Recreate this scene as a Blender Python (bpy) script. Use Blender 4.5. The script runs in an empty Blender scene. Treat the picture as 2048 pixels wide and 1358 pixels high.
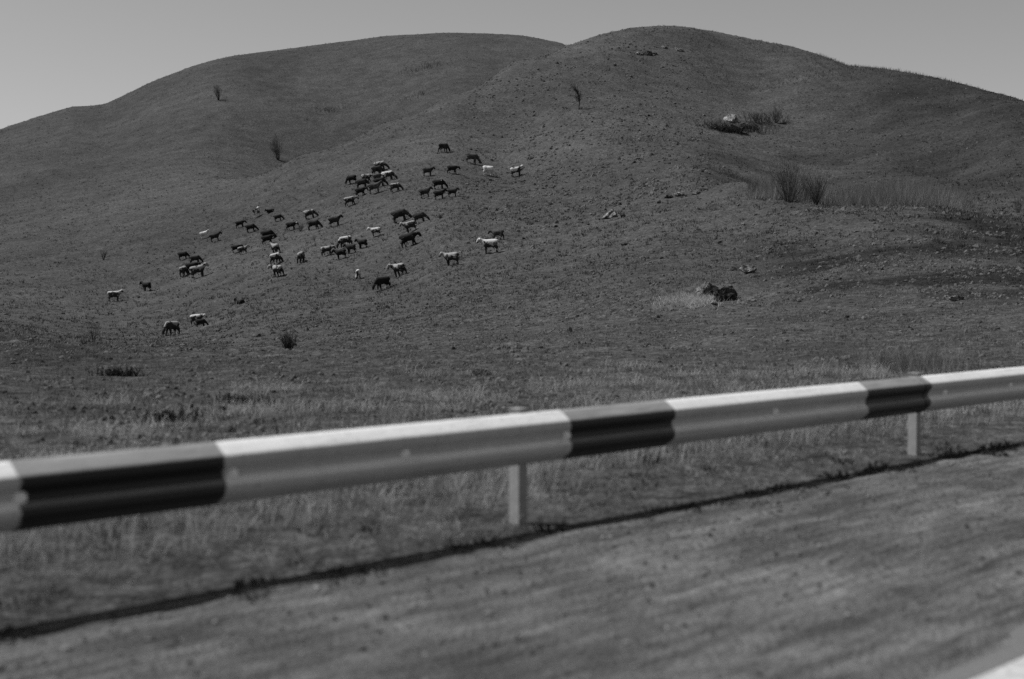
import bpy, math, random
import numpy as np
from mathutils import Vector, Matrix

# ------------------------------------------------------------------ camera, sky, sun, exposure
scene = bpy.context.scene
COL = scene.collection
CAM_H = 1.42
PITCH = math.radians(2.05)
FPX = 50.0 / 36.0 * 2048.0           # focal length in photo pixels

cam_data = bpy.data.cameras.new('camera')
cam_data.lens = 50.0
cam_data.sensor_width = 36.0
cam_data.clip_start = 0.1
cam_data.clip_end = 8000.0
cam_data.dof.use_dof = True
cam_data.dof.focus_distance = 170.0
cam_data.dof.aperture_fstop = 1.7
cam = bpy.data.objects.new('camera', cam_data)
cam.location = (0.0, 0.0, CAM_H)
cam.rotation_euler = (math.pi / 2 - PITCH, 0.0, 0.0)
COL.objects.link(cam)
scene.camera = cam

SUN_EL = math.radians(56.0)
SUN_H = np.array([-0.985, 0.16]); SUN_H = SUN_H / np.hypot(*SUN_H)      # horizontal direction towards the sun
SUN_AZ = math.atan2(SUN_H[0], SUN_H[1])                                  # clockwise from +Y

world = bpy.data.worlds.new('World')
scene.world = world
world.use_nodes = True
wn = world.node_tree.nodes; wl = world.node_tree.links
for n in list(wn): wn.remove(n)
w_out = wn.new('ShaderNodeOutputWorld')
w_bg = wn.new('ShaderNodeBackground'); w_bg.inputs['Strength'].default_value = 0.095
w_sky = wn.new('ShaderNodeTexSky'); w_sky.sky_type = 'NISHITA'; w_sky.sun_disc = False
w_sky.sun_elevation = SUN_EL; w_sky.sun_rotation = SUN_AZ
w_sky.altitude = 900.0; w_sky.air_density = 1.0; w_sky.dust_density = 1.6; w_sky.ozone_density = 1.0
w_bw = wn.new('ShaderNodeRGBToBW')                                       # black-and-white film
wl.new(w_sky.outputs[0], w_bw.inputs[0]); wl.new(w_bw.outputs[0], w_bg.inputs[0]); wl.new(w_bg.outputs[0], w_out.inputs[0])

sun_d = bpy.data.lights.new('sun', 'SUN'); sun_d.energy = 5.0; sun_d.angle = math.radians(0.53); sun_d.color = (1, 1, 1)
sun = bpy.data.objects.new('sun', sun_d); COL.objects.link(sun)
sdir = Vector((SUN_H[0] * math.cos(SUN_EL), SUN_H[1] * math.cos(SUN_EL), math.sin(SUN_EL)))
sun.rotation_euler = sdir.to_track_quat('Z', 'Y').to_euler()

scene.view_settings.view_transform = 'Standard'
scene.view_settings.look = 'None'
scene.view_settings.exposure = 0.0
scene.view_settings.gamma = 1.0
scene.view_settings.use_curve_mapping = False
scene.cycles.use_denoising = False
scene.cycles.max_bounces = 6
scene.cycles.transparent_max_bounces = 4

# ------------------------------------------------------------------ helpers
rng = np.random.default_rng(7)
random.seed(7)

def tag(o, label=None, cat=None, group=None, kind=None):
    if label: o['label'] = label
    if cat: o['category'] = cat
    if group: o['group'] = group
    if kind: o['kind'] = kind
    return o

def empty(name, loc=(0, 0, 0), rz=0.0):
    e = bpy.data.objects.new(name, None); e.location = loc; e.rotation_euler = (0, 0, rz)
    e.empty_display_size = 0.3
    COL.objects.link(e); return e

def mesh_np(name, verts, faces, smooth=False, tone=None):
    """verts (N,3); faces: one (F,k) array or a list of such arrays"""
    me = bpy.data.meshes.new(name)
    verts = np.asarray(verts, dtype=np.float32)
    if not isinstance(faces, list): faces = [faces]
    faces = [np.asarray(f, dtype=np.int32) for f in faces if len(f)]
    nl = sum(f.size for f in faces); nf = sum(len(f) for f in faces)
    me.vertices.add(len(verts)); me.vertices.foreach_set('co', verts.ravel())
    me.loops.add(nl); me.polygons.add(nf)
    me.loops.foreach_set('vertex_index', np.concatenate([f.ravel() for f in faces]))
    starts = []; k0 = 0
    for f in faces:
        starts.append(k0 + np.arange(len(f)) * f.shape[1]); k0 += f.size
    me.polygons.foreach_set('loop_start', np.concatenate(starts).astype(np.int32))
    me.update(calc_edges=True)
    me.polygons.foreach_set('use_smooth', np.full(nf, bool(smooth)))
    if tone is not None:
        a = me.attributes.new('tone', 'FLOAT', 'POINT'); a.data.foreach_set('value', np.asarray(tone, dtype=np.float32))
    me.validate()
    return me

def add(name, me, mat=None, parent=None):
    o = bpy.data.objects.new(name, me); COL.objects.link(o)
    if mat is not None and len(me.materials) == 0: me.materials.append(mat)
    if parent is not None: o.parent = parent
    return o

# ---- numpy gradient noise
_perm = np.random.default_rng(3).permutation(512)
_gr = np.random.default_rng(4).uniform(0, 2 * np.pi, 512)
def pnoise(x, y, seed=0):
    x = np.asarray(x, float) + seed * 17.31; y = np.asarray(y, float) + seed * 9.77
    xi = np.floor(x).astype(np.int64); yi = np.floor(y).astype(np.int64)
    xf = x - xi; yf = y - yi
    u = xf * xf * xf * (xf * (xf * 6 - 15) + 10); v = yf * yf * yf * (yf * (yf * 6 - 15) + 10)
    def g(ix, iy, dx, dy):
        h = _perm[(_perm[ix & 511] + iy) & 511]
        a = _gr[h]
        return np.cos(a) * dx + np.sin(a) * dy
    n00 = g(xi, yi, xf, yf); n10 = g(xi + 1, yi, xf - 1, yf)
    n01 = g(xi, yi + 1, xf, yf - 1); n11 = g(xi + 1, yi + 1, xf - 1, yf - 1)
    return (n00 * (1 - u) + n10 * u) * (1 - v) + (n01 * (1 - u) + n11 * u) * v
def fbm(x, y, octv=4, seed=0):
    s = 0.0; a = 1.0
    for i in range(octv):
        s = s + a * pnoise(x * 2 ** i, y * 2 ** i, seed + i); a *= 0.5
    return s
def smooth(a, b, x):
    t = np.clip((x - a) / (b - a), 0, 1); return t * t * (3 - 2 * t)

# ---- photo geometry: road frame and rays
T = np.array([0.687, 0.726]); T = T / np.hypot(*T)      # along the road, away to the right
N = np.array([-T[1], T[0]])                              # across the road, towards the hill
RAIL_Q = 5.80                                            # rail line from the camera, metres
def sq(s, q): return s * T[0] + q * N[0], s * T[1] + q * N[1]
def ray(px, py):
    u = (np.asarray(px, float) - 1024.0) / FPX; w = (679.0 - np.asarray(py, float)) / FPX
    dx = u; dy = math.cos(PITCH) + w * math.sin(PITCH); dz = -math.sin(PITCH) + w * math.cos(PITCH)
    return dx, dy, dz

# ------------------------------------------------------------------ terrain: heights through surveyed points
CTRL = {   # photo column : (distance, photo row) pairs
 -1500: [(14, 864), (30, 705), (60, 660), (120, 625), (200, 600), (330, 520), (480, 450), (620, 465)],
 -400: [(14, 864), (30, 722), (60, 695), (120, 655), (200, 595), (260, 515), (330, 445), (480, 352), (620, 375)],
 0:    [(14, 864), (30, 718), (60, 690), (120, 662), (160, 636), (200, 592), (260, 500), (330, 410), (400, 325), (480, 258), (560, 272), (650, 320)],
 110:  [(400, 300), (480, 222), (560, 236)],
 215:  [(400, 290), (480, 205), (560, 218)],
 300:  [(14, 862), (30, 722), (60, 700), (120, 688), (150, 670), (200, 580), (215, 545), (240, 480), (270, 428), (330, 352), (400, 262), (480, 165), (560, 180), (650, 250)],
 430:  [(290, 372), (400, 222), (480, 118), (560, 136)],
 600:  [(14, 858), (30, 716), (60, 702), (110, 655), (145, 596), (180, 520), (210, 455), (250, 368), (285, 312), (322, 372), (362, 322), (400, 236), (450, 148), (500, 93), (580, 118), (650, 160)],
 760:  [(145, 575), (180, 470), (210, 400), (235, 345), (288, 252), (328, 330), (420, 180), (500, 72), (580, 100)],
 900:  [(14, 850), (30, 712), (50, 690), (90, 632), (140, 528), (165, 448), (200, 385), (225, 342), (240, 305), (265, 246), (290, 192), (332, 280), (375, 222), (430, 130), (500, 65), (580, 90), (650, 140)],
 1020: [(225, 355), (260, 265), (300, 140), (318, 128), (352, 205), (430, 128), (500, 69), (580, 95)],
 1140: [(14, 842), (30, 708), (50, 672), (80, 622), (110, 560), (140, 488), (180, 410), (220, 330), (260, 216), (300, 130), (335, 89), (400, 140), (500, 96), (600, 150)],
 1220: [(335, 64), (420, 110)],
 1310: [(14, 838), (30, 706), (50, 662), (80, 595), (110, 520), (140, 452), (180, 372), (220, 300), (260, 222), (300, 134), (340, 52), (420, 100), (600, 250)],
 1400: [(140, 440), (165, 385), (190, 340), (340, 56)],
 1500: [(14, 832), (30, 702), (50, 650), (80, 572), (110, 500), (140, 432), (163, 368), (182, 384), (215, 345), (250, 282), (300, 176), (345, 75), (420, 120), (600, 260)],
 1600: [(148, 402), (170, 428), (340, 98)],
 1700: [(14, 824), (30, 696), (50, 636), (80, 540), (110, 462), (135, 411), (155, 434), (190, 402), (220, 350), (260, 270), (290, 180), (318, 128), (400, 200), (600, 320)],
 1800: [(135, 414), (155, 434), (305, 142)],
 1900: [(14, 816), (30, 690), (50, 626), (80, 534), (110, 462), (132, 421), (150, 436), (180, 404), (220, 342), (250, 250), (275, 200), (292, 161), (380, 240), (600, 340)],
 2048: [(14, 812), (30, 686), (50, 620), (80, 536), (110, 480), (140, 438), (180, 392), (215, 305), (240, 245), (268, 199), (350, 290), (600, 370)],
 2500: [(20, 760), (50, 640), (110, 520), (180, 440), (225, 372), (255, 345), (350, 400), (600, 410)],
 3400: [(40, 690), (110, 590), (260, 500), (420, 470), (600, 480)],
}
cp_u, cp_v, cp_t = [], [], []
for px, lst in CTRL.items():
    for r, py in lst:
        if px < -900 or px > 2300:            # far outside the frame: bearing straight from the column
            az = math.atan((px - 1024.0) / FPX); te = (577.5 - py) / FPX * math.cos(az)
        else:
            dx, dy, dz = ray(px, py); az = math.atan2(dx, dy); te = dz / math.hypot(dx, dy)
        cp_u.append(az * 5.0); cp_v.append(math.log(r) * 1.35); cp_t.append(te)
cp_u = np.array(cp_u); cp_v = np.array(cp_v); cp_t = np.array(cp_t)
def _k(d2): return 0.5 * d2 * np.log(d2 + 1e-12)
_n = len(cp_u)
_A = np.zeros((_n + 3, _n + 3))
_A[:_n, :_n] = _k((cp_u[:, None] - cp_u) ** 2 + (cp_v[:, None] - cp_v) ** 2) + np.eye(_n) * 2e-4
_A[:_n, _n] = 1; _A[:_n, _n + 1] = cp_u; _A[:_n, _n + 2] = cp_v
_A[_n:, :_n] = _A[:_n, _n:].T
_w = np.linalg.solve(_A, np.concatenate([cp_t, np.zeros(3)]))
def tps(az, r):
    u = (az * 5.0).ravel(); v = (np.log(r) * 1.35).ravel(); out = np.empty(u.shape)
    for i in range(0, len(u), 40000):
        a = u[i:i + 40000, None]; b = v[i:i + 40000, None]
        out[i:i + 40000] = _k((a - cp_u) ** 2 + (b - cp_v) ** 2) @ _w[:_n] + _w[_n] + a[:, 0] * _w[_n + 1] + b[:, 0] * _w[_n + 2]
    return out.reshape(np.shape(az))

def z_terr(z): return z           # cattle paths follow the contours
TRIM_X = [-100, 0, 60, 100, 150, 215, 260, 300, 360, 430, 520, 600, 680, 760, 830, 900, 1000, 1050, 1080, 1110, 1125, 1140, 1170, 1230, 1260, 1310, 1365, 1400, 1450, 1500, 1574, 1640, 1689, 1750, 1800, 1850, 1900, 1950, 2000, 2048, 2150]
TRIM_D = [0, -3.6, -6, -5.2, 0, -6.9, -3.9, -4.4, -6.6, -6.2, -3.3, -4.4, -1.5, -3.3, -2.4, -2, -2.7, 0, 1.5, 3.8, 4, -2.1, -3, -3.3, -2.1, -5.1, -8.7, -11.2, -10.6, -8.2, -0.9, -1.9, -7.6, -4.3, -6.7, -6.8, -6.6, -1.4, 0.2, -5.2, 0]
TRIM_R = [490] + [500] * 19 + [500, 335, 336, 340, 344, 352, 355, 356, 356, 354, 350, 342, 335, 323, 317, 308, 300, 294, 287, 279, 279]
assert len(TRIM_X) == len(TRIM_D) == len(TRIM_R)
AZ_L, AZ_R = math.radians(-40), math.radians(38)
def height(x, y, fine=True):
    x = np.asarray(x, float); y = np.asarray(y, float)
    r = np.maximum(np.hypot(x, y), 0.5); az = np.arctan2(x, y)
    azc = np.clip(az, AZ_L, AZ_R); rc = np.clip(r, 13.0, 640.0)
    z = CAM_H + tps(azc, rc) * rc
    kx = 1024 + FPX * np.tan(np.clip(az, -0.8, 0.8)); rcst = np.interp(kx, TRIM_X, TRIM_R)
    z = z + np.interp(kx, TRIM_X, TRIM_D) / FPX * rc * smooth(0.70 * rcst, 0.97 * rcst, r)
    z = np.where(r > 640, z * np.exp(-(r - 640) / 350.0), z)
    away = smooth(0.0, 0.9, np.abs(az - azc))
    z = z * (1 - away) + (-1.0) * away
    lump = 0.35 * fbm(x / 17.0, y / 17.0, 3, 1) * smooth(20, 90, r)
    if fine:
        hum = np.abs(fbm(x / 1.9, y / 2.6, 3, 5))
        m = 0.35 + 0.65 * smooth(-0.15, 0.35, fbm(x / 30.0, y / 30.0, 2, 11))
        lump = lump + (0.42 * hum - 0.10) * m * smooth(12, 45, r)
        lump = lump + 0.06 * np.sin(z_terr(z) * 5.2 + 2.2 * fbm(x / 9.0, y / 9.0, 2, 15)) * smooth(0.0, 0.35, fbm(x / 24.0, y / 24.0, 2, 17)) * smooth(60, 120, r)
    z = z + lump
    q = x * N[0] + y * N[1]
    k = smooth(7.2, 13.0, q)
    bank = 0.05 * fbm(x / 1.3, y / 1.3, 3, 21) * smooth(5.6, 6.5, q)
    z = np.where(q > 0, z * k + bank * (1 - k), -1.2 * smooth(9.0, 25.0, -q))
    return z
def h1(x, y): return float(height(np.array([x]), np.array([y]))[0])
_rs = np.exp(np.linspace(math.log(9.0), math.log(640.0), 900))
def hit(px, py):
    """where the sight line through a photo point meets the ground"""
    dx, dy, dz = ray(px, py); L = math.hypot(dx, dy); ax, ay, te = dx / L, dy / L, dz / L
    z = height(ax * _rs, ay * _rs, fine=False); d = z - (CAM_H + te * _rs)
    i = np.argmax(d > 0)
    if not (d > 0).any(): i = int(np.argmax(d))
    r0, r1 = _rs[max(i - 1, 0)], _rs[i]
    f = -d[i - 1] / (d[i] - d[i - 1]) if i > 0 and d[i] > 0 > d[i - 1] else 1.0
    r = r0 + (r1 - r0) * min(max(f, 0), 1)
    x, y = ax * r, ay * r
    return x, y, h1(x, y), r

# ------------------------------------------------------------------ materials (all neutral greys: the picture is black and white)
def mat_new(name, rough=0.9, spec=0.2):
    m = bpy.data.materials.new(name); m.use_nodes = True
    nt = m.node_tree; b = nt.nodes['Principled BSDF']
    b.inputs['Roughness'].default_value = rough; b.inputs['Specular IOR Level'].default_value = spec
    return m, nt, b
def grey(v): return (v, v, v, 1.0)
def n_noise(nt, vec, scale, detail=3.0, rough=0.55):
    n = nt.nodes.new('ShaderNodeTexNoise'); n.inputs['Scale'].default_value = scale
    n.inputs['Detail'].default_value = detail; n.inputs['Roughness'].default_value = rough
    if vec is not None: nt.links.new(vec, n.inputs['Vector'])
    return n.outputs['Fac']
def n_range(nt, val, a, b, c, d):
    n = nt.nodes.new('ShaderNodeMapRange'); n.inputs[1].default_value = a; n.inputs[2].default_value = b
    n.inputs[3].default_value = c; n.inputs[4].default_value = d
    nt.links.new(val, n.inputs[0]); return n.outputs[0]
def n_math(nt, op, a, b):
    n = nt.nodes.new('ShaderNodeMath'); n.operation = op
    for i, v in enumerate((a, b)):
        if isinstance(v, (int, float)): n.inputs[i].default_value = v
        else: nt.links.new(v, n.inputs[i])
    return n.outputs[0]
def n_pos(nt):
    return nt.nodes.new('ShaderNodeNewGeometry').outputs['Position']
def n_map(nt, vec, scale=(1, 1, 1), rz=0.0):
    n = nt.nodes.new('ShaderNodeMapping'); n.inputs['Scale'].default_value = scale; n.inputs['Rotation'].default_value = (0, 0, rz)
    nt.links.new(vec, n.inputs['Vector']); return n.outputs[0]
def n_bump(nt, b, h, strength, dist):
    n = nt.nodes.new('ShaderNodeBump'); n.inputs['Strength'].default_value = strength; n.inputs['Distance'].default_value = dist
    nt.links.new(h, n.inputs['Height']); nt.links.new(n.outputs[0], b.inputs['Normal'])

ROAD_RZ = -math.atan2(T[1], T[0])       # mapping rotation that lays local x along the road

def mat_hill():
    m, nt, b = mat_new('pasture', 0.95, 0.1); p = n_pos(nt)
    big = n_range(nt, n_noise(nt, p, 0.02, 4), 0.3, 0.7, 0.75, 1.25)
    mid = n_range(nt, n_noise(nt, p, 0.25, 4, 0.6), 0.3, 0.7, 0.75, 1.28)
    fine = n_range(nt, n_noise(nt, p, 2.2, 5, 0.8), 0.35, 0.65, 0.4, 1.6)
    grain = n_range(nt, n_noise(nt, p, 9.0, 3, 0.75), 0.35, 0.65, 0.5, 1.5)
    v = n_math(nt, 'MULTIPLY', n_math(nt, 'MULTIPLY', big, mid), n_math(nt, 'MULTIPLY', fine, n_math(nt, 'MULTIPLY', grain, 0.058)))
    at = nt.nodes.new('ShaderNodeAttribute'); at.attribute_name = 'tone'
    v = n_math(nt, 'MULTIPLY', v, n_range(nt, at.outputs['Fac'], 0, 1, 1.0, 0.30))
    nt.links.new(v, b.inputs['Base Color'])
    n_bump(nt, b, n_noise(nt, p, 1.6, 5, 0.7), 0.8, 0.45)
    return m
def mat_blade(name, lo, hi, trans=0.4):
    m = bpy.data.materials.new(name); m.use_nodes = True; nt = m.node_tree
    for n in list(nt.nodes): nt.nodes.remove(n)
    out = nt.nodes.new('ShaderNodeOutputMaterial'); at = nt.nodes.new('ShaderNodeAttribute'); at.attribute_name = 'tone'
    v = n_range(nt, at.outputs['Fac'], 0, 1, lo, hi)
    d = nt.nodes.new('ShaderNodeBsdfDiffuse'); t = nt.nodes.new('ShaderNodeBsdfTranslucent'); mx = nt.nodes.new('ShaderNodeMixShader')
    nt.links.new(v, d.inputs[0]); nt.links.new(v, t.inputs[0]); mx.inputs[0].default_value = trans
    nt.links.new(d.outputs[0], mx.inputs[1]); nt.links.new(t.outputs[0], mx.inputs[2]); nt.links.new(mx.outputs[0], out.inputs[0])
    return m
def mat_gravel():
    m, nt, b = mat_new('gravel_dirt', 0.95, 0.15); p = n_pos(nt)
    r = n_map(nt, p, (1, 1, 1), ROAD_RZ); st = n_map(nt, r, (0.16, 1.6, 1))
    swept = n_math(nt, 'MULTIPLY', n_range(nt, n_noise(nt, st, 2.6, 5, 0.6), 0.3, 0.7, 0.5, 1.55), n_range(nt, n_noise(nt, n_map(nt, r, (0.6, 4.0, 1)), 4.0, 4, 0.65), 0.3, 0.7, 0.55, 1.5))
    pat = n_range(nt, n_noise(nt, p, 0.8, 5, 0.65), 0.3, 0.7, 0.6, 1.4)
    peb = n_range(nt, n_noise(nt, p, 38.0, 4, 0.75), 0.28, 0.72, 0.5, 1.55)
    v = n_math(nt, 'MULTIPLY', n_math(nt, 'MULTIPLY', swept, pat), n_math(nt, 'MULTIPLY', peb, 0.086))
    nt.links.new(v, b.inputs['Base Color'])
    vo = nt.nodes.new('ShaderNodeTexVoronoi'); vo.inputs['Scale'].default_value = 46.0; nt.links.new(p, vo.inputs['Vector'])
    hgt = n_math(nt, 'SUBTRACT', n_math(nt, 'MULTIPLY', n_noise(nt, p, 20.0, 5, 0.7), 1.2), vo.outputs['Distance'])
    n_bump(nt, b, hgt, 0.8, 0.02)
    return m
def mat_asphalt():
    m, nt, b = mat_new('asphalt', 0.85, 0.3); p = n_pos(nt)
    r = n_map(nt, p, (1, 1, 1), ROAD_RZ); st = n_map(nt, r, (0.12, 1.5, 1))
    a = n_range(nt, n_noise(nt, st, 2.0, 4), 0.3, 0.7, 0.85, 1.15)
    g = n_range(nt, n_noise(nt, p, 120.0, 3, 0.7), 0.3, 0.7, 0.6, 1.4)
    v = n_math(nt, 'MULTIPLY', n_math(nt, 'MULTIPLY', a, g), 0.115)
    nt.links.new(v, b.inputs['Base Color']); n_bump(nt, b, n_noise(nt, p, 150.0, 3, 0.7), 0.6, 0.004)
    return m
def mat_line():
    m, nt, b = mat_new('road_paint', 0.7, 0.3); p = n_pos(nt)
    w = n_range(nt, n_noise(nt, p, 22.0, 6, 0.75), 0.34, 0.6, 0.26, 0.50)
    nt.links.new(w, b.inputs['Base Color']); return m
def mat_plain(name, v, rough=0.8, spec=0.25, var=0.25, scale=6.0, bump=0.0, metal=0.0):
    m, nt, b = mat_new(name, rough, spec)
    tc = nt.nodes.new('ShaderNodeTexCoord')
    f = n_noise(nt, tc.outputs['Object'], scale, 5, 0.65)
    nt.links.new(n_range(nt, f, 0.3, 0.7, v * (1 - var), v * (1 + var)), b.inputs['Base Color'])
    b.inputs['Metallic'].default_value = metal
    if bump: n_bump(nt, b, f, 0.8, bump)
    return m
def mat_rock(name, v):
    m, nt, b = mat_new(name, 0.92, 0.15); tc = nt.nodes.new('ShaderNodeTexCoord'); p = tc.outputs['Object']
    a = n_range(nt, n_noise(nt, p, 2.2, 6, 0.65), 0.38, 0.62, 0.2, 1.9)
    l = n_range(nt, n_noise(nt, p, 9.0, 4, 0.7), 0.35, 0.65, 0.7, 1.3)
    nt.links.new(n_math(nt, 'MULTIPLY', n_math(nt, 'MULTIPLY', a, l), v), b.inputs['Base Color'])
    n_bump(nt, b, n_noise(nt, p, 6.0, 6, 0.7), 1.0, 0.12)
    return m

M_HILL = mat_hill(); M_GRAVEL = mat_gravel(); M_ASPH = mat_asphalt(); M_LINE = mat_line()
M_TUFT = mat_blade('pasture_tufts', 0.012, 0.21, 0.30)
M_VERGE = mat_blade('verge_grass', 0.03, 0.32, 0.35)
M_DRY = mat_blade('dry_grass', 0.04, 0.46, 0.35)
M_REED = mat_blade('reeds', 0.04, 0.26, 0.35)
M_TWIG = mat_blade('twigs', 0.02, 0.12, 0.0)
M_BARK = mat_plain('bark', 0.03, 0.9, 0.1, 0.3, 8)
M_ROCK = mat_rock('rock_grey', 0.13); M_ROCKP = mat_rock('rock_pale', 0.18); M_ROCKD = mat_rock('rock_dark', 0.04)
M_STONE = mat_blade('gravel_stones', 0.035, 0.26, 0.0)
M_GALV = mat_plain('galvanised_steel', 0.28, 0.55, 0.4, 0.2, 9.0)
M_BOLT = mat_plain('bolt_steel', 0.80, 0.35, 0.6, 0.1, 20.0)

def veg_shade(x, y):
    """dark heath among the grass, with slope shade painted into the same tone"""
    r = np.hypot(x, y) + 1e-6; px = 1024 + FPX * x / np.maximum(y, 0.2 * r)
    n_ = fbm(x / 14.0, y / 14.0, 4, 131)
    a = smooth(1440, 1640, px) * smooth(42, 65, r) * smooth(165, 110, r) * smooth(-0.35, 0.15, n_)
    b = smooth(1500, 1900, px) * smooth(165, 190, r) * (0.65 + 0.5 * n_)
    c = smooth(500, 100, px) * smooth(18, 30, r) * smooth(140, 70, r) * smooth(-0.3, 0.2, n_) * 0.7
    d = smooth(1150, 1080, px) * smooth(290, 320, r) * (0.22 + 0.5 * np.clip(fbm(x / 40.0, y / 40.0, 3, 133), 0, 1))
    e = smooth(1330, 1450, px) * smooth(160, 180, r) * smooth(290, 230, r) * smooth(-0.2, 0.3, n_) * 0.6
    return np.clip(np.maximum(np.maximum(np.maximum(a, b), np.maximum(c, d)), e), 0, 1)
# ------------------------------------------------------------------ the ground, one sheet
azf = np.linspace(math.radians(-23), math.radians(23), 500)
azc = np.linspace(math.radians(23), math.radians(337), 130)[1:-1]
azs = np.concatenate([azf, azc])
rr = np.concatenate([[0.6, 1.5, 3.0, 4.5], np.exp(np.linspace(math.log(5.5), math.log(45), 130)), np.exp(np.linspace(math.log(45.5), math.log(350), 760)), np.exp(np.linspace(math.log(352), math.log(620), 130)), np.exp(np.linspace(math.log(640), math.log(5000), 24))])
A_, R_ = np.meshgrid(azs, rr)
GX = np.sin(A_) * R_; GY = np.cos(A_) * R_
GZ = height(GX, GY)
q_ = GX * N[0] + GY * N[1]
GZ = np.where((q_ > -8.5) & (q_ < 5.3), -0.03, GZ)
na = len(azs); nr = len(rr)
idx = np.arange(na * nr).reshape(nr, na)
i0 = idx[:-1, :]; i1 = idx[1:, :]
F = np.stack([i0, np.roll(i0, -1, 1), np.roll(i1, -1, 1), i1], -1).reshape(-1, 4)[:, ::-1]
gv = np.stack([GX, GY, GZ], -1).reshape(-1, 3)
cidx = len(gv); gv = np.vstack([gv, [[0, 0, -0.03]]])
ring = idx[0]; tri = np.stack([ring, np.full(na, cidx), np.roll(ring, -1)], -1)[:, ::-1]
ground = add('ground', mesh_np('ground', gv, [F, tri], smooth=True, tone=veg_shade(gv[:, 0], gv[:, 1])), M_HILL)
tag(ground, 'grassy hillside of two rounded hills rising behind the road', kind='structure')

# ------------------------------------------------------------------ road, edge line, gravel shoulder
def strip(s0, s1, ds, qs, zf, jag=None):
    ss = np.arange(s0, s1 + ds, ds); Q = np.array(qs)
    S, QQ = np.meshgrid(ss, Q)
    if jag is not None: QQ = QQ + jag(S, QQ)
    X, Y = sq(S, QQ); Z = zf(X, Y, S, QQ)
    ns = len(ss); nq = len(Q); id_ = np.arange(ns * nq).reshape(nq, ns)
    f = np.stack([id_[:-1, :-1], id_[:-1, 1:], id_[1:, 1:], id_[1:, :-1]], -1).reshape(-1, 4)
    return np.stack([X, Y, Z], -1).reshape(-1, 3), f
LQ = 2.25        # outer edge of the white line
v, f = strip(-120, 260, 0.25, [-8.0, -4.0, 0.0, 1.5, 2.2, 2.50, 2.56],
             lambda X, Y, S, Q: np.where(Q > 2.5, -0.02, 0.03),
             lambda S, Q: np.where(Q > 2.4, 0.05 * fbm(S / 0.5, S * 0 + 3, 3, 2), 0))
road = add('road', mesh_np('road', v, f), M_ASPH); tag(road, 'worn asphalt road at the lower right corner', kind='structure')
v, f = strip(-120, 260, 0.5, [LQ - 0.16, LQ], lambda X, Y, S, Q: np.full(X.shape, 0.034))
add('edge_line', mesh_np('edge_line', v, f), M_LINE, road)
qs = np.concatenate([np.linspace(2.3, 5.75, 58)])
def zsh(X, Y, S, Q):
    e = smooth(2.3, 2.6, Q) * (1 - smooth(5.4, 5.72, Q))
    return (0.012 + 0.016 * fbm(X / 0.35, Y / 0.35, 4, 31) + 0.010 * fbm(S / 2.5, Q / 0.28, 3, 33)) * e - 0.025 * (1 - e)
v, f = strip(-9, 22, 0.06, qs, zsh, lambda S, Q: np.where(Q > 5.3, 0.10 * fbm(S / 0.7, S * 0, 3, 41), 0))
add('gravel_shoulder', mesh_np('gravel_shoulder', v, f, True), M_GRAVEL)['kind'] = 'structure'
for s0, s1, nm in ((-120, -9, 'gravel_shoulder'), (22, 260, 'gravel_shoulder')):
    v, f = strip(s0, s1, 0.5, [2.3, 2.6, 4.0, 5.4, 5.7], zsh)
    add(nm, mesh_np(nm, v, f, True), M_GRAVEL)['kind'] = 'structure'

# loose stones on the shoulder
_ico = None
def ico(sub=1):
    import bmesh
    bm = bmesh.new(); bmesh.ops.create_icosphere(bm, subdivisions=sub, radius=1.0)
    vv = np.array([x.co[:] for x in bm.verts]); ff = np.array([[q.index for q in x.verts] for x in bm.faces]); bm.free()
    return vv, ff
def stones(n, s_rng, q_fun, size_fun):
    vv, ff = ico(1)
    s = rng.uniform(*s_rng, n); q = q_fun(n)
    x, y = sq(s, q); z = zsh(x, y, s, q)
    sz = size_fun(n)
    V = np.empty((n, len(vv), 3))
    for k in range(3):
        V[:, :, k] = vv[None, :, k] * sz[:, None] * rng.uniform(0.6, 1.25, (n, 1))
    V *= 1 + rng.uniform(-0.22, 0.22, (n, len(vv), 1))
    V[:, :, 2] *= 0.7
    a = rng.uniform(0, 6.28, n); c, s_ = np.cos(a)[:, None], np.sin(a)[:, None]
    X = V[:, :, 0] * c - V[:, :, 1] * s_; Y = V[:, :, 0] * s_ + V[:, :, 1] * c
    V[:, :, 0] = X + x[:, None]; V[:, :, 1] = Y + y[:, None]; V[:, :, 2] += (z + sz * 0.22)[:, None]
    Fq = ff[None] + (np.arange(n) * len(vv))[:, None, None]
    tone = np.repeat(np.clip(rng.beta(1.6, 2.6, n), 0, 1), len(vv))
    return V.reshape(-1, 3), Fq.reshape(-1, 3), tone
v, f, t = stones(8000, (-6, 11), lambda n: 2.5 + 3.15 * rng.beta(1.4, 1.1, n), lambda n: 0.004 + 0.024 * rng.beta(1.0, 5, n))
st = add('loose_gravel', mesh_np('loose_gravel', v, f, False, t), M_STONE)
tag(st, 'loose pebbles scattered over the gravel shoulder', 'gravel', kind='stuff')

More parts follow.
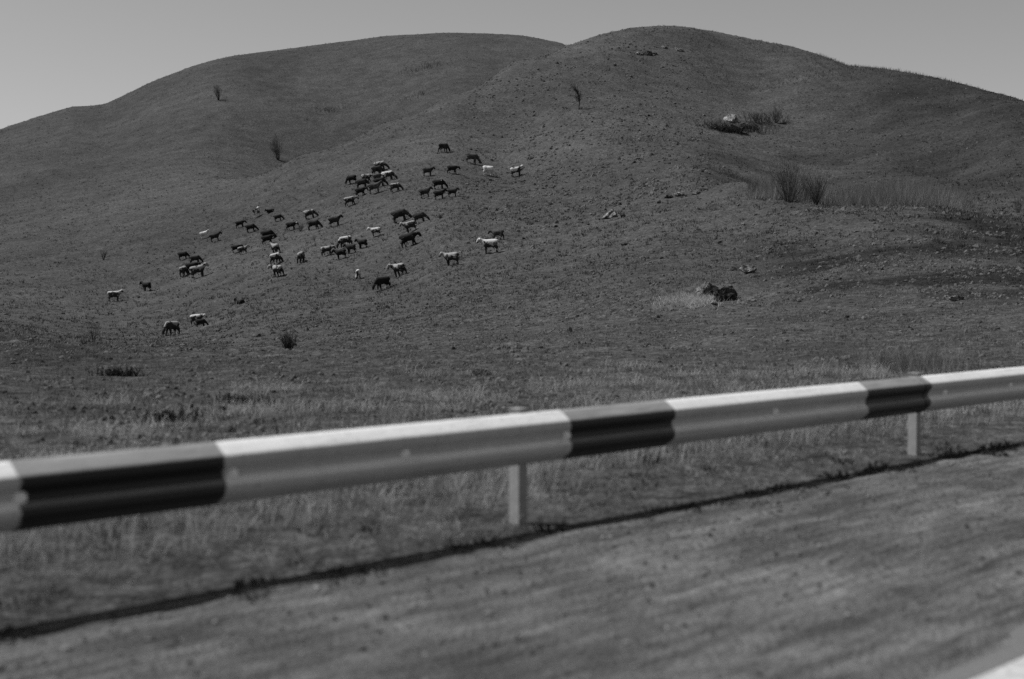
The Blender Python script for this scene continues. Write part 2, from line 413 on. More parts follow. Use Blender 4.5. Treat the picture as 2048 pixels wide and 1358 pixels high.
# ------------------------------------------------------------------ grass builders
def grass(P, hgt, width, blades, spread, lean, tone, bend=False):
    """P (n,3) tuft feet; hgt/width/spread/lean/tone per tuft"""
    n = len(P); m = n * blades
    rp = lambda a: np.repeat(a, blades, axis=0)
    a = rng.uniform(0, 2 * np.pi, m); rad = rp(spread) * np.sqrt(rng.uniform(0, 1, m))
    base = rp(P).copy(); base[:, 0] += np.cos(a) * rad; base[:, 1] += np.sin(a) * rad
    h = rp(hgt) * rng.uniform(0.55, 1.15, m); w = rp(width) * rng.uniform(0.6, 1.3, m)
    la = a + rng.normal(0, 0.7, m); ln = rp(lean) * h * rng.uniform(0.2, 1.3, m)
    d = np.stack([np.cos(la), np.sin(la)], -1)
    fa = rng.uniform(0, np.pi, m); wx = np.cos(fa) * w / 2; wy = np.sin(fa) * w / 2
    base[:, 2] -= 0.03
    tn = np.clip(rp(tone) + rng.normal(0, 0.13, m), 0, 1)
    if not bend:
        V = np.empty((m, 3, 3))
        V[:, 0] = base + np.stack([wx, wy, wx * 0], -1); V[:, 1] = base - np.stack([wx, wy, wx * 0], -1)
        V[:, 2] = base + np.stack([d[:, 0] * ln, d[:, 1] * ln, h], -1)
        Fq = np.arange(m * 3).reshape(m, 3)
        return V.reshape(-1, 3), Fq, np.repeat(tn, 3)
    V = np.empty((m, 5, 3)); W = np.stack([wx, wy, wx * 0], -1)
    V[:, 0] = base + W; V[:, 1] = base - W
    mid = base + np.stack([d[:, 0] * ln * 0.35, d[:, 1] * ln * 0.35, h * 0.6], -1)
    V[:, 2] = mid - W * 0.75; V[:, 3] = mid + W * 0.75
    V[:, 4] = base + np.stack([d[:, 0] * ln, d[:, 1] * ln, h * (1 - 0.3 * rp(lean))], -1)
    o = (np.arange(m) * 5)[:, None]
    Fq = np.concatenate([np.stack([o[:, 0], o[:, 0] + 1, o[:, 0] + 2], -1), np.stack([o[:, 0], o[:, 0] + 2, o[:, 0] + 3], -1),
                         np.stack([o[:, 0] + 3, o[:, 0] + 2, o[:, 0] + 4], -1)])
    return V.reshape(-1, 3), Fq, np.repeat(tn, 5)
def merge(parts):
    vs, fs, ts = [], [], []; o = 0
    for v, f, t in parts:
        vs.append(v); fs.append(f + o); ts.append(t); o += len(v)
    return np.vstack(vs), np.vstack(fs), np.concatenate(ts)

# ---- pasture tussocks over the hills
n = 150000
az = rng.uniform(math.radians(-22.5), math.radians(22.5), n)
r = np.exp(11 * 0 + math.log(11) + (math.log(520) - math.log(11)) * rng.uniform(0, 1, n) ** 0.72)
x = np.sin(az) * r; y = np.cos(az) * r
q = x * N[0] + y * N[1]
pw = 1.6 + 3.0 * smooth(20, 90, r)
patch = fbm(x / pw, y / pw, 3, 51); big = fbm(x / 45.0, y / 45.0, 2, 61)
keep = (q > 7.0) & (rng.uniform(0, 1, n) < np.clip(0.50 + 1.3 * patch + 0.4 * big, 0.05, 1.0))
x, y, r, patch, big = x[keep], y[keep], r[keep], patch[keep], big[keep]
n = len(x); pass
P = np.stack([x, y, height(x, y)], -1)
hg = (0.05 + 0.09 * rng.beta(1.1, 4, n)) + (0.08 + 0.34 * rng.beta(1.2, 2.6, n)) * smooth(25, 170, r)
bi = (rng.uniform(0, 1, n) < 0.42)
tn = np.where(bi, 0.76, 0.12) - 0.22 * veg_shade(x, y) + 0.3 * patch + 0.15 * big + rng.normal(0, 0.12, n)
v1 = grass(P, hg, 0.014 + 0.075 * smooth(25, 180, r), 6, 0.06 + 0.17 * smooth(20, 160, r), np.full(n, 0.7), np.clip(tn, 0, 1))
# taller fringe on the right-hand skyline
n = 2600
px = rng.uniform(1380, 2120, n); dx, dy, dz = ray(px, 150); az = np.arctan2(dx, dy); r = rng.uniform(300, 350, n)
P = np.stack([np.sin(az) * r, np.cos(az) * r, np.zeros(n)], -1); P[:, 2] = height(P[:, 0], P[:, 1])
k = fbm(P[:, 0] / 9.0, P[:, 1] / 30.0, 2, 71); P = P[k > -0.1]; n = len(P)
v2 = grass(P, rng.uniform(0.35, 0.9, n), np.full(n, 0.06), 6, np.full(n, 0.25), np.full(n, 0.5), rng.uniform(0.3, 0.7, n))
# rounded tussocks, thick on the trampled front hill and on the right-hand slope
def tussocks(P, rad, hgt, tone, sides=7):
    n = len(P); a = np.arange(sides) * 2 * np.pi / sides
    rings = ((1.0, -0.15), (0.86, 0.45), (0.5, 0.88))
    V = np.empty((n, sides * 3 + 1, 3)); ex = rng.uniform(0.7, 1.5, n); rot = rng.uniform(0, np.pi, n)
    for k, (rf, hf) in enumerate(rings):
        jr = rng.uniform(0.72, 1.25, (n, sides)) * rf; jh = hf * hgt[:, None] * rng.uniform(0.7, 1.25, (n, sides))
        lx = np.cos(a) * jr * (rad * ex)[:, None]; ly = np.sin(a) * jr * rad[:, None]
        V[:, k * sides:(k + 1) * sides, 0] = lx * np.cos(rot)[:, None] - ly * np.sin(rot)[:, None]
        V[:, k * sides:(k + 1) * sides, 1] = lx * np.sin(rot)[:, None] + ly * np.cos(rot)[:, None]
        V[:, k * sides:(k + 1) * sides, 2] = jh
    V[:, -1] = 0; V[:, -1, 2] = hgt
    V += P[:, None, :]
    fq = []
    for k in range(2):
        for j in range(sides):
            j2 = (j + 1) % sides; p0, p1, p2, p3 = k * sides + j, k * sides + j2, (k + 1) * sides + j2, (k + 1) * sides + j
            fq += [[p0, p1, p2], [p0, p2, p3]]
    for j in range(sides): fq.append([2 * sides + j, 2 * sides + (j + 1) % sides, 3 * sides])
    fq = np.array(fq); Fq = fq[None] + (np.arange(n) * (sides * 3 + 1))[:, None, None]
    tn = np.clip(np.repeat(tone, sides * 3 + 1) + rng.normal(0, 0.08, n * (sides * 3 + 1)), 0, 1)
    return V.reshape(-1, 3), Fq.reshape(-1, 3), tn
n = 120000
az = rng.uniform(math.radians(-22), math.radians(22), n); r = np.exp(rng.uniform(math.log(11), math.log(345), n))
x = np.sin(az) * r; y = np.cos(az) * r; px = 1024 + np.tan(az) * FPX
front = smooth(840, 1000, px) * smooth(1480, 1330, px) * smooth(140, 175, r)
den = 0.16 + 0.95 * smooth(820, 1020, px) * smooth(1520, 1380, px) * smooth(150, 185, r) \
    + 0.35 * smooth(1450, 1600, px) * smooth(40, 75, r) * smooth(175, 130, r) + 0.2 * smooth(1550, 1800, px) * smooth(180, 220, r) \
    + 0.45 * smooth(190, 110, r)
c1 = fbm(x / 6.0, y / 6.0, 3, 121); c2 = fbm(x / 28.0, y / 28.0, 2, 123); c3 = fbm(x / 1.7, y / 1.7, 3, 127)
c1 = c1 * smooth(15, 70, r) + c3 * smooth(110, 40, r)
k = (x * N[0] + y * N[1] > 7.4) & (rng.uniform(0, 1, n) < np.clip(den * (0.45 + 1.9 * c1 + 0.6 * c2), 0, 1))
x, y, r, px, c1, front = x[k], y[k], r[k], px[k], c1[k], front[k]; n = len(x)
P = np.stack([x, y, height(x, y) - 0.02], -1)
rad = 0.03 + 0.05 * rng.uniform(0, 1, n) + (0.05 + 0.27 * rng.beta(1.3, 3.5, n)) * smooth(12, 130, r)
rad = rad * (1 + 0.35 * front); hg = rad * rng.uniform(0.25, 0.7, n) * (1 + 0.5 * front)
tt = np.clip(rng.normal(0.60, 0.22, n) + 0.3 * c1, 0, 1)
dome = (rng.uniform(0, 1, n) < 0.35 + 0.6 * front); mat_ = ~dome
v3 = merge([tussocks(P[dome], rad[dome] * 0.8, rad[dome] * rng.uniform(0.45, 0.95, int(dome.sum())), tt[dome] * 0.85, 6),
            grass(P[mat_], 0.8 * rad[mat_] + 0.03, 0.012 + 0.13 * rad[mat_], 14, rad[mat_] * 0.9, np.full(int(mat_.sum()), 1.1), np.clip(tt[mat_] + 0.05, 0, 1))])
v, f, t = merge([v1, v2, v3])
tag(add('pasture_grass', mesh_np('pasture_grass', v, f, False, t), M_TUFT), 'tussocky short grass covering the hillsides', 'grass', kind='stuff')

# ---- verge grass either side of the rail
n = 17000
s = rng.uniform(-8, 13, n); q = 5.45 + 3.8 * rng.beta(1.05, 1.25, n)
x, y = sq(s, q); pt = fbm(x / 0.9, y / 0.9, 3, 81)
keep = rng.uniform(0, 1, n) < np.clip(0.5 + 1.0 * pt, 0.1, 1) * smooth(5.4, 5.7, q + 0.25 * fbm(s / 0.6, s * 0 + 5, 2, 83))
x, y, pt, q = x[keep], y[keep], pt[keep], q[keep]; n = len(x)
P = np.stack([x, y, height(x, y)], -1)
v1 = grass(P, 0.035 + 0.10 * rng.beta(1.3, 3, n) * (1 + 1.2 * smooth(6.5, 8.5, q)), np.full(n, 0.006), 9, np.full(n, 0.05), np.full(n, 0.9),
           np.clip(0.34 + 0.75 * pt + 0.5 * fbm(x / 0.35, y / 0.35, 2, 87) + rng.normal(0, 0.18, n), 0, 1), True)
n = 1500                                                                  # sparse tufts out on the gravel
s = rng.uniform(-7, 12, n); q = 5.6 - 2.6 * rng.beta(0.8, 3.2, n); x, y = sq(s, q)
k = fbm(x / 0.8, y / 0.8, 2, 91) > 0.02; x, y = x[k], y[k]; n = len(x)
v2 = grass(np.stack([x, y, np.full(n, 0.012)], -1), rng.uniform(0.015, 0.06, n), np.full(n, 0.005), 8, np.full(n, 0.03), np.full(n, 1.1), rng.uniform(0.1, 0.7, n), True)
n = 420                                                                   # straw lying in the verge
s = rng.uniform(-7, 12, n); q = rng.uniform(5.5, 8.0, n); x, y = sq(s, q)
v3 = grass(np.stack([x, y, height(x, y) + 0.06], -1), rng.uniform(0.03, 0.10, n), np.full(n, 0.006), 2, np.full(n, 0.05), np.full(n, 3.4), rng.uniform(0.8, 1, n), True)
n = 420                                                                   # dark leafy weeds along the edge of the gravel, also thickening the rail's shadow line
s = rng.uniform(-7, 13, n); q = 5.42 + rng.normal(0, 0.10, n); x, y = sq(s, q); k = fbm(s / 0.55, s * 0, 3, 99) > 0.0; x, y = x[k], y[k]; n = len(x)
v4 = grass(np.stack([x, y, np.full(n, 0.01)], -1), 0.03 + 0.12 * rng.beta(1.2, 2.5, n), np.full(n, 0.018), 18, np.full(n, 0.07), np.full(n, 1.2), rng.uniform(0.0, 0.1, n), True)
n = 330                                                                   # darker plants through the verge
s = rng.uniform(-7, 13, n); q = rng.uniform(5.6, 8.0, n); x, y = sq(s, q); k = fbm(x / 0.8, y / 0.8, 2, 143) > 0.0; x, y = x[k], y[k]; n = len(x)
v5 = grass(np.stack([x, y, height(x, y)], -1), rng.uniform(0.03, 0.14, n), np.full(n, 0.016), 16, np.full(n, 0.08), np.full(n, 1.3), rng.uniform(0.0, 0.15, n), True)
n = 260                                                                   # and bleached ones
s = rng.uniform(-7, 13, n); q = rng.uniform(5.6, 8.0, n); x, y = sq(s, q); k = fbm(x / 0.8, y / 0.8, 2, 145) > 0.05; x, y = x[k], y[k]; n = len(x)
v6 = grass(np.stack([x, y, height(x, y)], -1), rng.uniform(0.03, 0.12, n), np.full(n, 0.010), 16, np.full(n, 0.09), np.full(n, 1.6), rng.uniform(0.75, 1.0, n), True)
v, f, t = merge([v1, v2, v3, v4, v5, v6])
tag(add('verge_grass', mesh_np('verge_grass', v, f, False, t), M_VERGE), 'patchy short grass and straw on the verge under the guard rail', 'grass', kind='stuff')

# ---- tall dry grass just behind the rail
def scatter_px(n, x0, x1, y0, y1):
    px = rng.uniform(x0, x1, n * 2); py = rng.uniform(y0, y1, n * 2)
    out = []
    for a, b in zip(px[:n], py[:n]):
        out.append(hit(a, b)[:3])
    return np.array(out)
def sqpatch(n, s0, s1, q0, q1):
    s = rng.uniform(s0, s1, n); q = rng.uniform(q0, q1, n); x, y = sq(s, q)
    return np.stack([x, y, height(x, y)], -1)
parts = []
P = sqpatch(9000, 0.0, 20, 7.2, 17.0)
k = (fbm(P[:, 0] / 1.6, P[:, 1] / 1.6, 3, 95) + 0.25 * smooth(12, 8.5, P @ np.array([N[0], N[1], 0])) > 0.12); P = P[k]; n = len(P)
parts.append(grass(P, 0.06 + 0.30 * rng.beta(1.2, 3.2, n), np.full(n, 0.006), 11, np.full(n, 0.14), np.full(n, 0.9), np.clip(rng.normal(0.68, 0.2, n) + 0.5 * fbm(P[:, 0] / 3, P[:, 1] / 3, 2, 96), 0, 1), True))
P = sqpatch(3000, 1.5, 17, 6.5, 10.0)
k = fbm(P[:, 0] / 1.1, P[:, 1] / 1.1, 3, 141) > -0.05; P = P[k]; n = len(P)
parts.append(grass(P, 0.12 + 0.42 * rng.beta(1.3, 2.6, n), np.full(n, 0.0045), 8, np.full(n, 0.12), np.full(n, 0.7), np.clip(rng.normal(0.62, 0.22, n), 0, 1), True))
P = sqpatch(700, -7, 3, 7.5, 18.0); k = (fbm(P[:, 0] / 1.3, P[:, 1] / 1.3, 3, 97) > 0.08); P = P[k]; n = len(P)
parts.append(grass(P, rng.uniform(0.06, 0.22, n), np.full(n, 0.006), 8, np.full(n, 0.09), np.full(n, 0.7), np.clip(rng.normal(0.12, 0.12, n), 0, 1), True))
n = 420
bx0, by0, bz0, br0 = hit(1385, 600)
P = np.stack([bx0 + rng.normal(0, 0.75, n) - 0.3, by0 + rng.normal(0, 2.2, n), np.zeros(n)], -1); P[:, 2] = height(P[:, 0], P[:, 1])
parts.append(grass(P, rng.uniform(0.12, 0.4, n), np.full(n, 0.03), 7, np.full(n, 0.16), np.full(n, 1.0), rng.uniform(0.6, 1.0, n)))
v, f, t = merge(parts)
tag(add('dry_grass', mesh_np('dry_grass', v, f, False, t), M_DRY), 'thin dry grass standing behind the guard rail', 'grass', kind='stuff')

# ---- reeds in the gully behind the knoll
n = 6500
px = rng.uniform(1500, 1935, n); dx, dy, dz = ray(px, 420); az = np.arctan2(dx, dy); r = rng.uniform(150, 182, n)
P = np.stack([np.sin(az) * r, np.cos(az) * r, np.zeros(n)], -1); P[:, 2] = height(P[:, 0], P[:, 1])
fall = smooth(1935, 1860, px) * smooth(1500, 1570, px)
hg = (1.9 + 1.7 * rng.uniform(0, 1, n) ** 2 + 2.2 * pnoise(P[:, 0] / 3, P[:, 1] / 3, 7) + 0.8 * pnoise(P[:, 0] / 9, P[:, 1] / 9, 9)) * (0.3 + 0.7 * fall); hg = np.maximum(hg, 0.3)
v, f, t = grass(P, hg, np.full(n, 0.045), 7, np.full(n, 0.4), np.full(n, 0.5), np.clip(rng.normal(0.55, 0.22, n) + 0.7 * pnoise(P[:, 0] / 3, P[:, 1] / 3, 8), 0, 1))
tag(add('reed_bed', mesh_np('reed_bed', v, f, False, t), M_REED), 'pale reeds filling the gully behind the right-hand knoll', 'reeds', kind='stuff')

# ------------------------------------------------------------------ guard rail
def on_plane_q(px, py, q):
    dx, dy, dz = ray(px, py); k = q / (dx * N[0] + dy * N[1])
    return (dx * T[0] + dy * T[1]) * k, CAM_H + dz * k        # s along road, z
def s_at(px, py): return float(on_plane_q(px, py, RAIL_Q - 0.08)[0])
BANDS = [(s_at(78, 985), s_at(472, 930)), (s_at(1142, 870), s_at(1340, 850)), (s_at(1738, 800), s_at(1870, 785))]
bc = [(a + b) / 2 for a, b in BANDS]; BW = sum(b - a for a, b in BANDS) / 3
PER = (bc[2] - bc[0]) / 2; BC0 = bc[1]
S_POST = [float(on_plane_q(1047, 980, RAIL_Q)[0]), float(on_plane_q(1838, 860, RAIL_Q)[0])]
SPAN = S_POST[1] - S_POST[0]
Z_TOP = 0.675; RH = 0.31
rx, ry = sq(S_POST[0], RAIL_Q)
rail = empty('guard_rail', (rx, ry, 0.0), math.atan2(T[1], T[0]))
tag(rail, 'white steel crash barrier with black painted bands running along the road', 'guard rail')
# local frame: x along the rail (0 at a post), y towards the hill, z up
def mat_rail():
    m, nt, b = mat_new('rail_paint', 0.42, 0.5)
    tc = nt.nodes.new('ShaderNodeTexCoord'); tc.object = rail; p = tc.outputs['Object']
    sep = nt.nodes.new('ShaderNodeSeparateXYZ'); nt.links.new(p, sep.inputs[0])
    wob = n_math(nt, 'MULTIPLY', n_math(nt, 'SUBTRACT', n_noise(nt, p, 9.0, 4, 0.7), 0.5), 0.07)
    xx = n_math(nt, 'ADD', sep.outputs[0], wob)
    ph = n_math(nt, 'PINGPONG', n_math(nt, 'SUBTRACT', xx, BC0 - S_POST[0] - 40 * PER), PER / 2)    # distance to the nearest band centre
    dark = n_range(nt, ph, BW / 2 + 0.006, BW / 2 - 0.006, 0.0, 1.0)
    chip = n_math(nt, 'MULTIPLY', n_range(nt, n_noise(nt, p, 30.0, 5, 0.75), 0.60, 0.66, 1.0, 0.55), n_range(nt, n_noise(nt, n_map(nt, p, (0.25, 3, 9)), 6.0, 5, 0.75), 0.56, 0.64, 1.0, 0.72))
    grime = n_range(nt, n_noise(nt, n_map(nt, p, (0.5, 1, 6)), 3.0, 5, 0.7), 0.25, 0.8, 0.88, 0.70)
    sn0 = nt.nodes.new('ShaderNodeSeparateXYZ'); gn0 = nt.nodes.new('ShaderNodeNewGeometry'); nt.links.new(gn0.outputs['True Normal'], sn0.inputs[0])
    face_shade = n_range(nt, sn0.outputs[2], 0.25, 0.6, 0.55, 1.0)          # shade painted into the colour of the steep, road-facing faces
    streak = n_range(nt, n_noise(nt, n_map(nt, p, (5, 1, 0.6)), 2.5, 5, 0.7), 0.35, 0.7, 1.0, 0.90)
    wht = n_math(nt, 'MULTIPLY', n_math(nt, 'MULTIPLY', grime, chip), n_math(nt, 'MULTIPLY', face_shade, streak))
    mx = nt.nodes.new('ShaderNodeMix'); mx.data_type = 'FLOAT'
    nt.links.new(dark, mx.inputs[0]); nt.links.new(wht, mx.inputs[2]); mx.inputs[3].default_value = 0.007
    sn = nt.nodes.new('ShaderNodeSeparateXYZ'); gn = nt.nodes.new('ShaderNodeNewGeometry'); nt.links.new(gn.outputs['True Normal'], sn.inputs[0])
    top_glare = n_math(nt, 'MULTIPLY', n_range(nt, sn.outputs[2], 0.45, 0.75, 0.0, 1.0), n_range(nt, n_noise(nt, n_map(nt, p, (1, 8, 8)), 3.0, 5, 0.7), 0.3, 0.7, 0.20, 0.36))   # glare on upward faces painted in as a paler tone
    fin = n_math(nt, 'MAXIMUM', mx.outputs[0], top_glare)
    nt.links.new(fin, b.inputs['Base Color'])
    rmix = n_range(nt, dark, 0, 1, 0.55, 0.52); nt.links.new(rmix, b.inputs['Roughness']); nt.links.new(n_range(nt, dark, 0, 1, 0.4, 0.45), b.inputs['Specular IOR Level'])
    n_bump(nt, b, n_noise(nt, p, 25.0, 4, 0.6), 0.15, 0.01)
    return m
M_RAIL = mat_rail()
# W profile: (distance out from the posts towards the road, height from the lower edge)
PROF = [(0.000, 0.304), (0.004, 0.309), (0.012, 0.309), (0.034, 0.295), (0.056, 0.280), (0.078, 0.265), (0.096, 0.252), (0.103, 0.243), (0.105, 0.230), (0.105, 0.214), (0.101, 0.203),
        (0.092, 0.190), (0.082, 0.177), (0.077, 0.167), (0.076, 0.155), (0.077, 0.143), (0.082, 0.133), (0.092, 0.120), (0.101, 0.107),
        (0.105, 0.096), (0.105, 0.080), (0.100, 0.064), (0.086, 0.048), (0.056, 0.026), (0.032, 0.010), (0.012, 0.0005), (0.002, 0.0)]
def beam_mesh(L):
    xs = np.linspace(0, L, 9); pr = np.array(PROF); nn = np.zeros_like(pr)
    d = np.gradient(pr, axis=0); nn[:, 0] = -d[:, 1]; nn[:, 1] = d[:, 0]; nn /= np.linalg.norm(nn, axis=1)[:, None] + 1e-9
    inner = pr - nn * 0.004
    loop = np.vstack([pr, inner[::-1]]); k = len(loop)
    V = np.array([[xv, -o, Z_TOP - RH + z] for xv in xs for o, z in loop])
    Fq = []
    for i in range(len(xs) - 1):
        for j in range(k):
            a = i * k + j; b = i * k + (j + 1) % k
            Fq.append([a, b, b + k, a + k])
    return mesh_np('beam', V, np.array(Fq)[:, ::-1], smooth=True)
bmesh_ = beam_mesh(SPAN + 0.16)
k0, k1 = -3, 12
for k in range(k0, k1):
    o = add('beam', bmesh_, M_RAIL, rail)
    o.location = (k * SPAN - 0.08, -0.0045 * (k % 2), 0.0012 * (k % 2))
def box_np(x0, x1, y0, y1, z0, z1):
    V = [[x, y, z] for z in (z0, z1) for y in (y0, y1) for x in (x0, x1)]
    Fq = [[0, 2, 3, 1], [4, 5, 7, 6], [0, 1, 5, 4], [2, 6, 7, 3], [0, 4, 6, 2], [1, 3, 7, 5]]
    return np.array(V, float), np.array(Fq)
def cat_np(parts):
    vs, fs = [], []; o = 0
    for v, f in parts: vs.append(v); fs.append(f + o); o += len(v)
    return np.vstack(vs), np.vstack(fs)
pv, pf = cat_np([box_np(-0.038, 0.038, 0.004, 0.084, -0.5, Z_TOP + 0.018), box_np(-0.044, 0.044, -0.002, 0.090, Z_TOP + 0.0182, Z_TOP + 0.026)])
post_me = mesh_np('post', pv, pf)
def disc_np(x, z, y, rad, dome, nseg=12):
    V = []; Fq = []
    for i in range(nseg): a = 2 * math.pi * i / nseg; V.append([x + math.cos(a) * rad, y, z + math.sin(a) * rad])
    for i in range(nseg): a = 2 * math.pi * i / nseg; V.append([x + math.cos(a) * rad * .8, y - dome * .7, z + math.sin(a) * rad * .8])
    V.append([x, y - dome, z])
    q4 = [[i, (i + 1) % nseg, nseg + (i + 1) % nseg, nseg + i] for i in range(nseg)]
    t3 = [[nseg + i, nseg + (i + 1) % nseg, 2 * nseg] for i in range(nseg)]
    return np.array(V), [np.array(q4), np.array(t3)]
dv, df = disc_np(0, 0, 0, 0.034, 0.020)
bolt_me = mesh_np('bolt', dv, df, True)
bolt_s = [s_at(40, 995), s_at(465, 948), s_at(810, 912), s_at(1550, 832), s_at(2020, 780)]
for k in range(k0, k1 + 1):
    p = add('post', post_me, M_GALV, rail); p.location = (k * SPAN, 0, 0)
    bolt_s.append(S_POST[0] + k * SPAN + (0.30 if k in (0, 1) else 0.02))
for bs in bolt_s:
    b = add('bolt', bolt_me, M_BOLT, rail); b.location = (bs - S_POST[0], -0.079, Z_TOP - RH + 0.155)

# ------------------------------------------------------------------ rocks
def rock_mesh(seed, flat=0.75, cuts=9):
    g = np.random.default_rng(seed); vv, ff = ico(4)
    p = vv.copy()
    for _ in range(cuts):
        d = g.normal(size=3); d[2] *= 0.7; d /= np.linalg.norm(d); c = g.uniform(0.45, 0.8)
        t_ = p @ d; over = np.maximum(t_ - c, 0); p -= over[:, None] * d * 0.92
    nz = pnoise(p[:, 0] * 2.4 + seed, p[:, 1] * 2.4 + p[:, 2] * 1.7, seed % 50) * 0.30 + pnoise(p[:, 0] * 6 + p[:, 2] * 5, p[:, 1] * 6 + seed, seed % 37) * 0.15
    p *= (1 + nz)[:, None]; p[:, 2] *= flat
    return mesh_np('rock', p, ff)
ROCKS = [  # px, py of base, width px, height factor, material, label
 (1412, 594, 52, 0.85, M_ROCK, 'pale broken rock beside a bigger dark boulder on the right-hand slope'),
 (1447, 602, 50, 1.15, M_ROCKD, 'large dark angular boulder on the right-hand slope, tallest of its cluster'),
 (1468, 543, 26, 0.55, M_ROCKD, 'low dark stone between the big boulder and the rock behind it'),
 (1500, 549, 36, 0.85, M_ROCK, 'grey rock with a dark right face behind the biggest boulder'),
 (1428, 524, 17, 0.6, M_ROCKD, 'small dark stone alone upslope of the boulder cluster'),
 (1536, 503, 24, 0.7, M_ROCK, 'small mossy grey rock furthest right of the boulder cluster'),
 (1508, 605, 22, 0.55, M_ROCK, 'low stone in the grass right of the big dark boulder'),
 (1396, 604, 18, 0.6, M_ROCK, 'small grey stone in the pale straw left of the boulder cluster'),
 (1430, 612, 16, 0.6, M_ROCKD, 'small dark stone in front of the biggest boulder'),
 (1475, 596, 14, 0.6, M_ROCK, 'small grey stone touching the right side of the biggest boulder'),
 (1515, 556, 16, 0.6, M_ROCKD, 'small dark stone below the rock behind the boulder cluster'),
 (1222, 438, 34, 0.9, M_ROCKP, 'pale whitish rock alone on the slope right of the herd'),
 (1246, 436, 18, 0.6, M_ROCKD, 'small dark stone touching the right of the lone pale rock'),
 (1176, 450, 16, 0.5, M_ROCKD, 'small flat dark stone left of the lone pale rock'),
 (1340, 397, 26, 0.5, M_ROCKD, 'flat dark stone, left of the pair above the lone pale rock'),
 (1362, 394, 26, 0.6, M_ROCK, 'mid-grey rock in the middle of the flat stone row on the slope'),
 (1394, 390, 22, 0.6, M_ROCK, 'lighter rock at the right end of the flat stone row'),
 (1280, 112, 18, 0.7, M_ROCKP, 'pale stone at the left end of the outcrop below the right summit'),
 (1295, 113, 20, 1.0, M_ROCKD, 'tall dark rock of the outcrop just below the right summit'),
 (1310, 111, 13, 0.9, M_ROCKD, 'small dark rock at the right end of the outcrop below the summit'),
 (1329, 99, 13, 0.8, M_ROCKP, 'small pale stone between the two outcrops below the right summit'),
 (1357, 104, 18, 1.0, M_ROCK, 'grey rock of the smaller outcrop right of the summit stones'),
 (1440, 262, 46, 0.55, M_ROCKD, 'dark low rock ledge at the left of the gully outcrop'),
 (1470, 268, 46, 0.8, M_ROCKD, 'dark hollowed rock in the middle of the gully outcrop'),
 (1462, 246, 32, 0.9, M_ROCKP, 'pale crumbly rock crowning the gully outcrop'),
 (1486, 258, 30, 0.7, M_ROCK, 'grey rock at the right of the gully outcrop'),
 (1565, 250, 22, 0.5, M_ROCKD, 'small dark rock at the foot of the gully bush'),
 (1915, 606, 30, 0.6, M_ROCK, 'rounded grey stone on the dark slope near the right edge'),
 (1488, 450, 14, 0.45, M_ROCKP, 'small flat white stone on the knoll right of the herd'),
 (958, 752, 46, 0.5, M_ROCKD, 'dark clod of earth in the grass just above the rail'),
 (224, 611, 6, 0.8, M_ROCKP, 'tiny white stone directly below the leftmost pale cow'),
 (251, 605, 5, 0.8, M_ROCKP, 'tiny white stone to the right below the leftmost pale cow'),
 (795, 342, 6, 1.2, M_ROCKP, 'tiny white stone right of the topmost cow of the tight cluster'),
 (1360, 144, 6, 1.0, M_ROCK, 'tiny stone on the slope under the smaller summit outcrop'),
]
for i, (px, py, wpx, hf, m, lab) in enumerate(ROCKS):
    x, y, z, r = hit(px, py - 2)
    me = rock_mesh(100 + i); me.materials.append(m)
    o = add('rock', me); R = wpx / FPX * r / 2 * 1.12
    o.scale = (R, R * random.uniform(0.75, 1.0), R * hf); o.rotation_euler = (0, 0, random.uniform(0, 6.28))
    o.location = (x, y + R * 0.4, z + R * hf * 0.28); tag(o, lab, 'rock', 'rocks on the hillside')

# ------------------------------------------------------------------ shrubs and trees (leafless, wispy)
def tube(path, r0, r1, sides=4):
    path = np.asarray(path, float); k = len(path); V = []; Fq = []
    for i, p in enumerate(path):
        d = path[min(i + 1, k - 1)] - path[max(i - 1, 0)]; d /= np.linalg.norm(d) + 1e-9
        a = np.cross(d, [0.3, 0.9, 0.1]); a /= np.linalg.norm(a) + 1e-9; b = np.cross(d, a)
        rr_ = r0 + (r1 - r0) * i / (k - 1)
        for j in range(sides):
            t_ = 2 * math.pi * j / sides; V.append(p + (a * math.cos(t_) + b * math.sin(t_)) * rr_)
    for i in range(k - 1):
        for j in range(sides):
            Fq.append([i * sides + j, i * sides + (j + 1) % sides, (i + 1) * sides + (j + 1) % sides, (i + 1) * sides + j])
    return np.array(V), np.array(Fq)
def wander(g, p0, d0, L, nseg, jitter, up=0.0):
    p = np.array(p0, float); d = np.array(d0, float); d /= np.linalg.norm(d); out = [p.copy()]
    for _ in range(nseg):
        d = d + g.normal(0, jitter, 3) + np.array([0, 0, up]); d /= np.linalg.norm(d); p = p + d * L / nseg; out.append(p.copy())
    return np.array(out)
